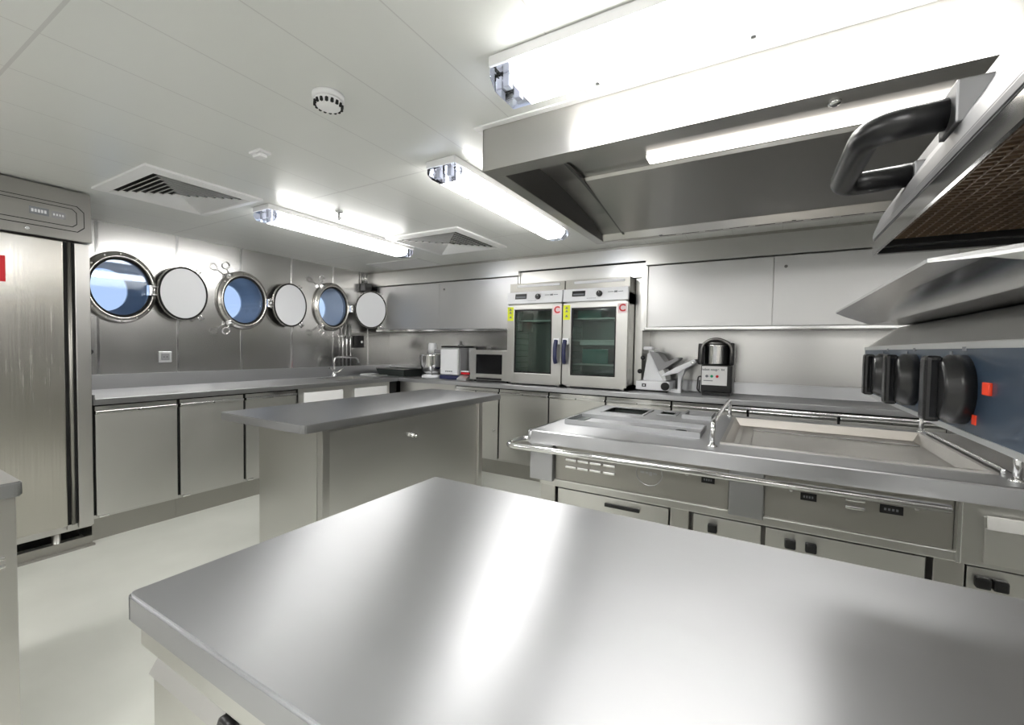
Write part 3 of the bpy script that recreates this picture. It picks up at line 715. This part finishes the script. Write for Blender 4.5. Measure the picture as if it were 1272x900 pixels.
each('foot', bm, 'black', t)
# meat slicer
t = thing('meat_slicer', (-.78, 3.98, .9), 'white and steel meat slicer with tilted carriage right of the ovens', 'slicer')
bm = B(); bx(bm, -.985, -.70, 3.86, 4.16, .918, .995, .010); obj('base', bm, 'white', t)
bm = B(); bx(bm, -.96, -.72, 3.88, 4.14, .9005, .919, .004); obj('foot_plate', bm, 'black', t)
bm = B(); bx(bm, -.93, -.895, 3.857, 3.861, .945, .972); obj('switch', bm, 'black', t); obj('switch_button', bx(B(), -.92, -.905, 3.854, 3.857, .951, .966), 'print_white', t)
bm = B(); lathe(bm, (-.735,3.835,.957), [(.034,.026),(.034,.006),(.028,0)], axis=1); obj('thickness_dial', bm, 'black', t)
bm = B(); prism(bm, [(-.94,.995),(-.76,.995),(-.83,1.13),(-.885,1.24),(-.905,1.24),(-.925,1.10)], 1, 3.93, 4.10, bev=.006); obj('blade_housing', bm, 'white', t)
bm = B(); d = Vector((.80,-.05,.60)).normalized()
c = Vector((-.80,3.92,1.13)); cyl(bm, c, c+Vector((.02,-.012,-.004)), .115, seg=40); 
for v in bm.verts: pass
obj('blade_guard', prism(B(), [(-.895,1.26),(-.86,1.275),(-.75,1.07),(-.735,1.0),(-.765,1.0),(-.80,1.09)], 1, 3.90, 4.13, bev=.004), 'alu', t); bm.free()
bm = B(); prism(bm, [(-.885,1.255),(-.81,1.24),(-.75,1.16),(-.645,1.205),(-.64,1.185),(-.75,1.105),(-.80,1.08)], 1, 3.895, 4.12, bev=.003); obj('food_pusher', bm, 'grey_plastic', t)
bm = B(); prism(bm, [(-.765,1.055),(-.78,1.035),(-.64,1.075),(-.50,1.165),(-.51,1.195),(-.66,1.12)], 1, 3.88, 4.14, bev=.005); obj('carriage', bm, 'white', t)
bm = B(); prism(bm, [(-.65,1.09),(-.59,1.11),(-.62,1.02),(-.625,.925),(-.65,.925),(-.648,1.02)], 1, 3.94, 4.02, bev=.004); bx(bm, -.72, -.62, 3.93, 4.03, .9005, .93, .004); obj('carriage_arm', bm, 'white', t)
bm = B(); bx(bm, -.93, -.85, 3.87, 3.95, 1.262, 1.295, .012, seg=3); obj('top_grip', bm, 'white', t)
bm = B()
for p in ((-.935,3.88,1.195), (-.965,3.90,1.075)): lathe(bm, p, [(.006,0),(.020,.008),(.020,.025),(.010,.034)], axis=1, seg=16)
each('lock_knob', bm, 'black', t)
bm = B(); lathe(bm, (-.525,3.87,1.165), [(.008,0),(.014,.004),(.014,.02),(.006,.03)], axis=1, seg=14); obj('carriage_screw', bm, 'polish', t)
# food processor
X0, X1, Y0 = -.462, -.262, 3.90; cx = (X0+X1)/2
t = thing('food_processor', (cx, 4.02, .9), 'black food processor with white label and steel bowl', 'food processor')
bm = B(); bx(bm, X0, X1+.03, Y0, 4.18, .925, 1.15, .014, seg=3); obj('motor_base', bm, 'black', t)
bm = B(); bx(bm, X0+.01, X1+.02, Y0+.01, 4.17, .9005, .925, .004); obj('foot', bm, 'black', t)
l = obj('label_plate', bx(B(), X0+.006, X1-.006, Y0-.002, Y0+.001, .985, 1.14, .0005), 'white_matte', t)
text('label_text', 'robot coupe', .026, (cx-.03, Y0-.0022, 1.112), FACE_FRONT, 'print_grey', l); text('label_text', 'R4', .022, (cx+.062, Y0-.0022, 1.112), FACE_FRONT, 'print_grey', l)
for dx, m, n in ((-.055,'print_grey','off_button'),(-.018,'green','start_button'),(.022,'red','pulse_button')):
    obj(n, lathe(B(), (cx+dx,Y0-.009,1.058), [(.011,.008),(.011,.002),(.009,0)], axis=1, seg=18), m, l)
bm = B(); bx(bm, X0+.02, X0+.09, Y0-.003, Y0-.0015, 1.018, 1.024); obj('label_line', bm, 'print_grey', l)
bm = B(); lathe(bm, (cx,4.03,1.15), [(.098,0),(.10,.01),(.10,.155),(.103,.165),(.097,.166)]); obj('bowl', bm, 'polish', t)
bm = B(); lathe(bm, (cx,4.03,1.316), [(.106,0),(.106,.018),(.085,.034),(.03,.038),(.0,.038)]); obj('lid', bm, 'dark_steel', t)
bm = B(); tube(bm, bend([(X0-.005,3.93,1.15),(X0-.005,3.93,1.32),(cx,3.92,1.375),(X1+.02,3.93,1.32),(X1+.02,3.93,1.15)], .06), .012, 12); obj('lid_frame', bm, 'dark_steel', t)
bm = B(); bx(bm, X0-.03, X0+.012, 3.92, 3.98, 1.15, 1.325, .01, seg=3); obj('handle', bm, 'black', t)
bm = B(); bx(bm, X0-.040, X0-.020, 3.99, 4.06, 1.17, 1.30, .008, seg=3); bx(bm, X0-.021, X0+.01, 3.985, 4.06, 1.16, 1.31, .006, m=1); obj('side_feed', bm, ['black', 'white'], t)
bm = B(); bx(bm, X1+.005, X1+.04, 3.92, 4.10, 1.15, 1.33, .012, seg=3); obj('safety_column', bm, 'black', t)
cb = obj('power_cable', tube(B(), bend([(X0+.01,4.12,1.03),(X0-.045,4.10,1.05),(X0-.047,4.06,.93),(X0-.02,4.06,.908),(X0-.04,4.13,.907),(X0-.045,4.19,1.0)], .04), .0055, 8), 'black')
cb.parent = t; cb.data.transform(Matrix.Translation(-t.location))

# ------------------------------------------------------------------ island table with drawers body
t = thing('island_counter', (-2.3, 2.3, 0), 'steel island counter with overhanging top between range and portholes', 'counter')
def slab(x0, x1, y0, y1, z0, z1, r):
    """worktop slab with rounded plan corners"""
    pts = []
    for (cx, cy), a0 in (((x1-r,y1-r),0), ((x0+r,y1-r),90), ((x0+r,y0+r),180), ((x1-r,y0+r),270)):
        for i in range(5): a = math.radians(a0+90*i/4); pts.append((cx+r*math.cos(a), cy+r*math.sin(a)))
    return prism(B(), pts, 2, z0, z1, bev=.004)
obj('top', slab(-2.735, -1.955, 1.33, 3.20, .856, .90, .03), 'top', t)
bm = B(); bx(bm, -2.54, -2.02, 1.475, 2.94, .10, .855); o = obj('body', bm, 'steel', t)
bm = B(); bx(bm, -2.56, -2.03, 1.462, 1.474, .012, .855, .002); obj('end_panel', bm, 'steel', t)
for y0, y1 in ((1.462, 1.508), (2.90, 2.952)):
    bm = B(); bx(bm, -2.028, -1.985, y0, y1, .012, .855, .004); obj('corner_post', bm, 'steel_v', t)
bm = B(); bx(bm, -2.019, -2.008, 1.510, 2.898, .10, .835, .002); p = obj('side_panel', bm, 'door', t)
bm = B(); lathe(bm, (-2.008,2.16,.712), [(.018,0),(.018,.006),(.012,.010),(.009,.026),(.014,.032),(.0,.036)], axis=0, seg=20); obj('knob', bm, 'polish', p)
bm = B()
for x in (-2.5, -2.06):
    for y in (1.52, 2.88): cyl(bm, (x,y,0), (x,y,.11), .022, seg=14)
each('foot', bm, 'polish', t)
obj('plinth', bx(B(), -2.52, -2.05, 1.50, 2.92, 0.0, .10), 'kick', t)

# ------------------------------------------------------------------ near table
t = thing('prep_table', (.2, .66, 0), 'large steel worktable with wide smooth top in the foreground', 'table')
obj('top', slab(-.872, 1.25, .285, 1.04, .855, .90, .012), 'top', t)
bm = B(); bx(bm, -.858, 1.23, .298, 1.025, .812, .854, .004); obj('sub_frame', bm, 'steel', t)
bm = B(); prism(bm, [(.34,.02),(1.0,.02),(1.0,.811),(.345,.811),(.318,.775),(.318,.02)], 0, -.80, 1.2)
prism(bm, [(.318,.02),(.34,.02),(.345,.811),(.335,.811),(.318,.775)], 0, -.85, -.80, bev=.002); bx(bm, -.85, -.80, .34, 1.0, .02, .77, .002)
obj('body', bm, 'steel', t)
for i, x in enumerate((-.845, -.16, .525)):
    bm = B(); bx(bm, x+.01, x+.67, .306, .317, .50, .77, .003); d = obj('drawer', bm, 'door', t)
    bm = B(); prism(bm, [(.300,.772),(.318,.772),(.330,.800),(.318,.800)], 0, x+.01, x+.67); obj('drawer_grip', bm, 'steel', d)
    bm = B(); lathe(bm, (x+.237,.296,.787), [(.016,.015),(.016,.003),(.012,0)], axis=1, seg=20); k = obj('lock', bm, 'black', d)
    bm = B(); lathe(bm, (x+.237,.293,.787), [(.008,.005),(.008,0)], axis=1, seg=14); obj('lock_core', bm, 'polish', k)
bm = B()
for x in (-.8, 1.1):
    for y in (.38, .95): cyl(bm, (x,y,0), (x,y,.03), .025, seg=14)
each('foot', bm, 'polish', t)

# ------------------------------------------------------------------ table at the left edge
t = thing('side_table', (-2.3, -.2, 0), 'steel table corner at the left edge in front of the fridge', 'table')
obj('top', slab(-2.75, -1.812, -.95, .368, .858, .90, .015), 'top', t)
bm = B(); bx(bm, -2.72, -1.86, -.9, .34, .05, .857); obj('body', bm, 'steel', t)
bm = B(); bx(bm, -1.86, -1.828, -.92, .356, .02, .857, .003); obj('side_panel', bm, 'steel_v', t)
for z in (.690, .668): obj('hinge_pin', bx(B(), -1.828, -1.816, .312, .332, z-.004, z+.004, .002), 'polish', t)
bm = B()
for x in (-2.65, -1.9):
    for y in (-.85, .28): cyl(bm, (x,y,0), (x,y,.055), .022, seg=14)
each('foot', bm, 'polish', t)

# ------------------------------------------------------------------ cooking range block
RX0, RX1, RY0, RY1 = -1.005, 1.60, 1.89, 3.03
t = thing('cooking_range', (.2, 2.4, 0), 'long stainless cooking range with griddle and hand rail under the hood', 'range')
bm = B(); PX0, PX1, PY0, PY1 = -.150, .672, 2.085, 2.90
DX0, DX1, DY0, DY1 = -.915, -.25, 2.14, 2.39
wells = [(-.89, -.64, 2.68, 2.95), (-.565, -.475, 2.80, 2.95), (-.41, -.27, 2.73, 2.93)]
def plate_with_holes(x0, x1, y0, y1, z0, z1, holes):
    bm = B(); xs = sorted({x0, x1, *[h[0] for h in holes], *[h[1] for h in holes]}); ys = sorted({y0, y1, *[h[2] for h in holes], *[h[3] for h in holes]})
    for a, b in zip(xs, xs[1:]):
        run = None
        for c, d in zip(ys, ys[1:]):
            hole = any(h[0] < (a+b)/2 < h[1] and h[2] < (c+d)/2 < h[3] for h in holes)
            if not hole: run = (run[0], d) if run else (c, d)
            if (hole or d == ys[-1]) and run: bx(bm, a, b, run[0], run[1], z0, z1); run = None
    return bm
obj('top', plate_with_holes(RX0+.012, RX1, RY0+.012, RY1, .86, .90, [(PX0,PX1,PY0,PY1)]+wells), 'top', t)
bm = B(); prism(bm, [(RY0,.838),(RY0+.004,.895),(RY0+.011,.900),(RY0+.02,.900),(RY0+.02,.838)], 0, RX0+.004, RX1); prism(bm, [(RX0,.838),(RX0+.004,.895),(RX0+.011,.900),(RX0+.02,.900),(RX0+.02,.838)], 1, RY0+.004, RY1)
cyl(bm, (RX0+.012,RY0+.012,.838), (RX0+.012,RY0+.012,.895), .0115, seg=16)
obj('top_edge', bm, 'top', t)
# griddle
bm = B()
def R(x0, x1, y0, y1, z): return [Vector((x0,y0,z)), Vector((x1,y0,z)), Vector((x1,y1,z)), Vector((x0,y1,z))]
g0, g1, h0, h1 = PX0, PX1, PY0, PY1
rings(bm, [R(g0-.012,g1+.012,h0-.012,h1+.012,.9002), R(g0-.012,g1+.012,h0-.012,h1+.012,.908), R(g0+.004,g1-.004,h0+.004,h1-.004,.908), R(g0+.03,g1-.03,h0+.03,h1-.03,.868), R(g0+.05,g1-.05,h0+.05,h1-.05,.864)], cap0=False)
for f in bm.faces: f.smooth = False
g = obj('griddle', bm, 'griddle', t)
obj('griddle_plate', bx(B(), g0+.10, g1-.05, h0+.06, h1-.10, .8645, .876, .004), 'griddle', g)
obj('griddle_ridge', bx(B(), g0+.10, g1-.05, h1-.24, h1-.232, .876, .882, .002), 'dark_steel', g)
obj('griddle_scraper_bar', bx(B(), PX1+.020, PX1+.034, 2.09, 2.95, .9005, .918, .003), 'polish', t)
obj('ceramic_hob', bx(B(), .73, 1.45, 2.05, 2.95, .9005, .906, .002), 'dark_steel', t)
# raised open tray at the left
bm = B(); open_box(bm, DX0, DX1, DY0, DY1, .9003, .927, .004)
tr = obj('raised_tray', bm, 'top', t)
bm = B(); lathe(bm, (DX1-.10, DY0+.12, .9045), [(.026,0),(.026,.004)]); obj('drain_hole', bm, 'gap', tr)
bm = B(); bx(bm, DX0+.005, DX0+.06, DY0+.01, DY1-.01, .905, .909, .001); obj('tray_channel', bm, 'cavity', tr)
for i, (a, b, c, d) in enumerate(wells):
    bm = B(); open_box(bm, a+.001, b-.001, c+.001, d-.001, .80, .899, .003)
    wl = obj('inset_well', bm, 'oil', t)
    bm = B(); zz = .925 if i == 2 else .906
    rings(bm, [R(a-.01,b+.01,c-.01,d+.01,.9003), R(a-.01,b+.01,c-.01,d+.01,zz), R(a+.004,b-.004,c+.004,d-.004,zz), R(a+.004,b-.004,c+.004,d-.004,.89)], cap0=False, cap1=False)
    for f in bm.faces: f.smooth = False
    obj('well_rim', bm, 'top', wl)
    bm = B()
    if i == 0: bx(bm, a+.07, b-.03, c+.02, d-.02, .85, .88, .003)
    else:
        for k in range(4): tube(bm, [(a+.01,c+.025+.03*k,.885),(b-.01,c+.025+.03*k,.885)], .004, 6)
    obj('well_insert', bm, 'gap', wl)
# dividing rails (front post, rail, rear post) and rear rail
for x in (-.185, .70):
    obj('guard_rail', tube(B(), bend([(x,2.00,.90),(x,2.00,1.0),(x,3.0,1.0),(x,3.0,.90)], .05), .0105, 14), 'polish', t)
    bm = B()
    for y in (2.0, 3.0): lathe(bm, (x,y,.9003), [(.02,0),(.02,.003),(.013,.008)], seg=20)
    each('post_flange', bm, 'polish', t)
obj('rear_rail', tube(B(), [(-.185,3.0,.955),(1.55,3.0,.955)], .008, 12), 'polish', t)
bm = B(); cyl(bm, (1.5,3.0,.9), (1.5,3.0,.955), .008, seg=12); obj('rear_rail_post', bm, 'polish', t)
# front hand rail
rl = obj('hand_rail', tube(B(), bend([(-1.0,2.02,.825),(-1.095,2.02,.825),(-1.095,1.83,.825),(.505,1.83,.825)], .06), .0135, 14), 'polish', t)
bm = B()
for x in (-.80, -.13, .30): tube(bm, [(x,1.93,.80),(x,1.83,.825)], .006, 8)
each('rail_bracket', bm, 'polish', t)
# upper control band z .66-.84
BZ0, BZ1 = .668, .838
bm = B(); bx(bm, -.985, 1.56, 1.965, 2.98, .64, BZ1+.02)
obj('carcass', bm, 'steel', t)
for a, b in ((-.995, -.872), (-.112, .008)):
    obj('front_block', bx(B(), a, b, 1.902, 1.966, BZ0-.01, BZ1, .004), 'top', t)
def vents(bm, xs, zs):
    for x in xs:
        for z in zs: bx(bm, x-.028, x+.028, 1.917, 1.9315, z-.006, z+.006, .004)
def rating(x, z, wd=.05, h=.028, par=None):
    p_ = obj('rating_plate', bx(B(), x-wd/2, x+wd/2, 1.9285, 1.9315, z-h/2, z+h/2, .0008), 'black', par)
    bm = B()
    for k in range(4): bx(bm, x-wd*.32+k*wd*.17, x-wd*.32+k*wd*.17+wd*.1, 1.9278, 1.9287, z-.004, z+.004)
    obj('plate_print', bm, 'print_grey', p_)
p1 = obj('front_panel', bx(B(), -.870, -.114, 1.931, 1.964, BZ0, BZ1, .002), 'kick', t)
p2 = obj('front_panel', bx(B(), .010, .5405, 1.931, 1.964, BZ0, BZ1, .002), 'kick', t)
bm = B(); vents(bm, (-.785, -.725, -.665, -.600), (.772, .738)); each('louvre_slot', bm, 'polish', p1)
bm = B(); vents(bm, (.285,), (.785, .757)); each('louvre_slot', bm, 'polish', p2)
bm = B(); tube(bm, [(-.425+.055*math.cos(a), 1.9305, .765+.055*math.sin(a)) for a in (2*PI*i/32 for i in range(33))], .0022, 6)
for a in ((-.462,-.445,.762,.770),(-.440,-.428,.762,.77),(-.424,-.412,.755,.772),(-.408,-.392,.762,.77)): bx(bm, a[0], a[1], 1.929, 1.9315, a[2], a[3])
obj('maker_emblem', bm, 'top', p1)
rating(-.190, .775, par=p1); rating(.150, .768, par=p2); rating(.385, .768, .062, .030, par=p2)
bm = B()
for x in (-.27, .095, .45): lathe(bm, (x,1.924,.785), [(.008,.008),(.008,.003),(.005,0)], axis=1, seg=12)
each('indicator_stud', bm, 'polish', p1)
# right hand module with drop flap
m_ = obj('side_module', bx(B(), .552, 1.56, 1.905, 1.966, BZ0-.03, BZ1, .003), 'steel', t)
obj('module_flap', bx(B(), .60, .98, 1.890, 1.905, BZ0-.012, .800, .003), 'door', m_)
obj('flap_grip', prism(B(), [(1.872,.768),(1.890,.768),(1.890,.806),(1.880,.806)], 0, .60, .98, bev=.002), 'steel', m_)
obj('flap_latch', bx(B(), .715, .735, 1.884, 1.891, .752, .760), 'gap', m_)
bm = B(); bx(bm, .541, .552, 1.900, 1.966, BZ0-.03, BZ1, .002); obj('module_edge', bm, 'polish', m_)
# lower rail and doors
obj('lower_rail', bx(B(), -.95, 1.56, 1.925, 1.966, .632, .667, .004), 'steel', t)
for x in (-.95, -.335, .50, 1.48):
    obj('leg', bx(B(), x, x+.075, 1.945, 2.02, 0, .632, .003), 'steel_v', t)
    obj('leg', bx(B(), x, x+.075, 2.90, 2.975, 0, .632, .003), 'steel_v', t)
obj('lower_carcass', bx(B(), -.875, 1.50, 2.02, 2.90, .12, .64), 'dark_steel', t)
def rdoor(x0, x1, kind):
    d = obj('lower_door', bx(B(), x0, x1, 1.962, 1.985, .13, .615, .003), 'door', t)
    bm = B()
    if kind == 'bar': bx(bm, x0+.24, x0+.40, 1.950, 1.963, .572, .588, .003)
    else:
        for kx in kind: bx(bm, kx-.018, kx+.018, 1.938, 1.963, .555, .590, .006)
    each('handle', bm, 'black', d)
rdoor(-.868, -.345, 'bar'); rdoor(-.245, .003, (-.17,)); rdoor(.018, .485, (.10, .165)); rdoor(.585, 1.0, (.62, .66)); rdoor(1.01, 1.45, (1.1,))
obj('base_plinth', bx(B(), -.86, 1.48, 2.06, 2.88, 0, .12), 'kick', t)

# ------------------------------------------------------------------ extractor hood
HX0, HX1, HY0, HY1, HZ = -1.055, 1.70, 1.543, 2.985, 2.037
t = thing('extractor_hood', (.3, 2.26, HZ), 'long stainless extractor hood fixed to the ceiling above the range', 'extractor hood')
bm = B(); bx(bm, HX0, HX1, HY0, HY0+.004, HZ, CZ-.001); bx(bm, HX0, HX0+.004, HY0, HY1, HZ, CZ-.001); bx(bm, HX1-.004, HX1, HY0, HY1, HZ, CZ-.001); bx(bm, HX0, HX1, HY1-.004, HY1, HZ, CZ-.001)
bx(bm, HX0+.004, HX1, HY0+.004, HY0+.085, HZ, HZ+.003); bx(bm, HX0+.004, HX0+.06, HY0+.085, HY1-.004, HZ, HZ+.003); bx(bm, HX0+.06, HX1, HY1-.05, HY1-.004, HZ, HZ+.003)
obj('shell', bm, 'hood', t)
prof = [(HY0+.085, HZ+.002), (HY0+.090, HZ+.05), (HY0+.13, HZ+.105), (HY0+.25, HZ+.140), (HY0+.55, HZ+.150), (HY0+.62, HZ+.148), (HY0+.80, HZ+.135), (HY0+1.1, HZ+.10), (HY0+1.28, HZ+.062), (HY0+1.36, HZ+.04), (HY1-.05, HZ+.003)]
bm = B(); a = [bm.verts.new((HX0+.06,y,z)) for y, z in prof]; b = [bm.verts.new((HX1-.01,y,z)) for y, z in prof]; a2 = [bm.verts.new((HX0+.06,y,z+.006)) for y, z in prof]; b2 = [bm.verts.new((HX1-.01,y,z+.006)) for y, z in prof]
for i in range(len(prof)-1):
    bm.faces.new((a[i],a[i+1],b[i+1],b[i])); bm.faces.new((a2[i],a2[i+1],b2[i+1],b2[i])); bm.faces.new((a[i],a[i+1],a2[i+1],a2[i])); bm.faces.new((b[i],b[i+1],b2[i+1],b2[i]))
obj('inner_lining', bm, 'hood', t)
bm = B(); prism(bm, [(HY0+.086,HZ+.002)]+[(y,z+.001) for y, z in prof[1:-1]]+[(HY1-.051,HZ+.003)], 0, HX0+.055, HX0+.06); obj('end_lining', bm, 'dark_steel', t)  # darker steel paints in the unlit look of this end face
bm = B(); prism(bm, [(HY0+.30,HZ+.138),(HY0+.62,HZ+.142),(HY0+.90,HZ+.115),(HY0+1.34,HZ+.035),(HY0+1.37,HZ+.028),(HY0+.9,HZ+.098),(HY0+.6,HZ+.125)], 0, HX0+.20, HX0+.215); obj('baffle_rib', bm, 'dark_steel', t)
bm = B(); prism(bm, [(HY0+.62,HZ+.147),(HY0+.63,HZ+.132),(HY0+1.30,HZ+.030),(HY0+1.33,HZ+.045)], 0, HX0+.215, HX1-.02); obj('filter_panel', bm, 'hood', t)
bm = B(); bx(bm, -.50, 1.45, HY0+.50, HY0+.575, HZ+.131, HZ+.149, .004); L_ = obj('hood_lamp', bm, 'warm', t)
bm = B()
for k in range(16): bx(bm, -.62+.135*k, -.52+.135*k, HY1-.042, HY1-.034, HZ-.001, HZ+.001)
for k in range(3): bx(bm, -.62+.72*k, -.60+.72*k, HY1-.062, HY1-.055, HZ-.001, HZ+.001)
each('drip_slot', bm, 'gap', t)
bm = B(); lathe(bm, (.15,HY0+.06,HZ-.012), [(.008,0),(.016,.004),(.018,.0125)], seg=16); obj('nozzle', bm, 'polish', t)
bm = B(); bx(bm, HX0-.03, HX1, HY0-.03, HY0-.001, CZ-.008, CZ-.0006, .002); bx(bm, HX0-.03, HX0-.001, HY0-.001, HY1, CZ-.008, CZ-.0006, .002); obj('ceiling_flange', bm, 'white_matte', t)

# ------------------------------------------------------------------ salamander grill on the near table, right
t = thing('salamander_grill', (.5, .68, .90), 'salamander grill with blue knob panel and black D-handle at the right', 'grill')
GY0, GY1 = .28, .97
obj('stand_foot', bx(B(), .42, .64, .30, .95, .9005, .925, .004), 'steel', t)
obj('stand', bx(B(), .46, .60, .40, .88, .925, 1.2295, .003), 'steel', t)
bm = B(); prism(bm, [(.152,1.230),(.66,1.230),(.66,1.345),(.192,1.345),(.152,1.311)], 1, GY0, GY1, bev=.0015); body = obj('lower_body', bm, 'steel', t)
bm = B(); bx(bm, .1485, .152, GY0+.004, GY1-.004, 1.2345, 1.3065, .0005); cp = obj('control_panel', bm, 'navy', body)
bm = B(); bx(bm, .1478, .1515, GY0+.002, GY1-.002, 1.3055, 1.3108); bx(bm, .1470, .1515, GY0+.002, GY1-.002, 1.2305, 1.2352); bx(bm, .1478, .1515, GY1-.005, GY1-.001, 1.2312, 1.3095); obj('panel_trim', bm, 'alu', cp)
for i, y in enumerate((.800, .672, .524)):
    z = 1.270; bm = B(); lathe(bm, (.116, y, z), [(.030,.0325),(.030,.022),(.027,.019),(.027,.016),(.025,.014)], axis=0, seg=40); k = obj('knob', bm, 'black', cp)
    bm = B(); bx(bm, .121, .133, y-.009, y+.009, z-.029, z+.029, .004, seg=3); obj('knob_grip', bm, 'black_gloss', k)
    bm = B(); bx(bm, .1475, .1487, y-.004, y+.004, z+.0335, z+.0370); bx(bm, .1475, .1487, y+.028, y+.034, z+.0300, z+.0330); bx(bm, .1475, .1487, y+.036, y+.039, z-.003, z+.003); each('scale_mark', bm, 'print_grey', cp)
bm = B(); bx(bm, .1462, .1487, .468, .480, 1.269, 1.279, .0008); o = obj('indicator_lamp', bm, 'orange', cp); o['label'] = 'small red indicator lamp'
obj('indicator_mark', bx(B(), .1477, .1487, .494, .501, 1.243, 1.251), 'orange', cp)
# grease tray between
bm = B()
def oct(x0, x1, y0, y1, z, c): return [Vector(p) for p in ((x0+c,y0,z),(x1,y0,z),(x1,y1,z),(x0+c*.3,y1,z),(x0,y1-c*.3,z),(x0,y0+c,z))]
rings(bm, [oct(.175,.64,.34,.93,1.346,.02), oct(.150,.64,.33,.94,1.347,.02), oct(.118,.64,.36,.965,1.362,.03), oct(.104,.64,.41,.975,1.370,.04), oct(.104,.64,.41,.975,1.373,.04), oct(.122,.63,.43,.96,1.373,.03), oct(.17,.62,.40,.93,1.358,.02)])
for f in bm.faces: f.smooth = False
obj('grease_tray', bm, 'tray_steel', t)
bm = B(); bx(bm, .60, .66, .33, .92, 1.345, 1.50); obj('back_column', bm, 'steel', t)
# upper hood
bm = B(); pr = [(.150,1.490),(.150,1.500),(.160,1.530),(.186,1.575),(.196,1.606),(.66,1.606),(.66,1.490)]
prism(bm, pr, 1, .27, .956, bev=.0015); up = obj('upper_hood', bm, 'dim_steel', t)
bm = B(); bx(bm, .152, .156, .272, .954, 1.4865, 1.4905); obj('hood_seam', bm, 'gap', up)
bm = B(); prism(bm, [(.150,1.466),(.154,1.466),(.158,1.4868),(.150,1.4868)], 1, .27, .956); prism(bm, [(.158,1.466),(.66,1.466),(.66,1.4868),(.158,1.4868)], 1, .949, .956); bx(bm, .154, .66, .27, .276, 1.466, 1.4868)
obj('hood_skirt', bm, 'polish', up)
bm = B(); bx(bm, .156, .66, .940, .949, 1.466, 1.489); bx(bm, .158, .66, .925, .941, 1.474, 1.489, .002); obj('skirt_lining', bm, 'black', up)
bm = B(); bx(bm, .16, .65, .28, .92, 1.484, 1.4895)
for k in range(50): bx(bm, .165, .65, .30+.0124*k, .3016+.0124*k, 1.4815, 1.484)
for k in range(38): bx(bm, .17+.0126*k, .1716+.0126*k, .30, .91, 1.4815, 1.484)
obj('heating_element', bm, 'element', up)
hz = 1.560
bm = B(); bx(bm, .160, .212, .622, .674, hz-.022, hz+.022, .002); obj('handle_bracket', bm, 'dim_steel', up)
bm = B(); bx(bm, .172, .215, .822, .868, hz-.020, hz+.012, .002); obj('handle_bracket', bm, 'dim_steel', up)
bm = B(); tube(bm, bend([(.162,.652,hz),(.096,.660,hz),(.092,.858,hz),(.178,.846,hz)], .030, 8), .0165, 20); obj('handle', bm, 'handle_black', up)

# the small appliances and the tap stand on the wall worktops (top at 0.935)
for o in list(bpy.data.objects):
    if o.parent is None and o.name in ('stand_mixer', 'countertop_appliance', 'tall_appliance', 'kitchen_scale', 'microwave', 'meat_slicer', 'food_processor', 'baking_tray', 'folded_cloth', 'mixer_tap'):
        o.location.z += .035
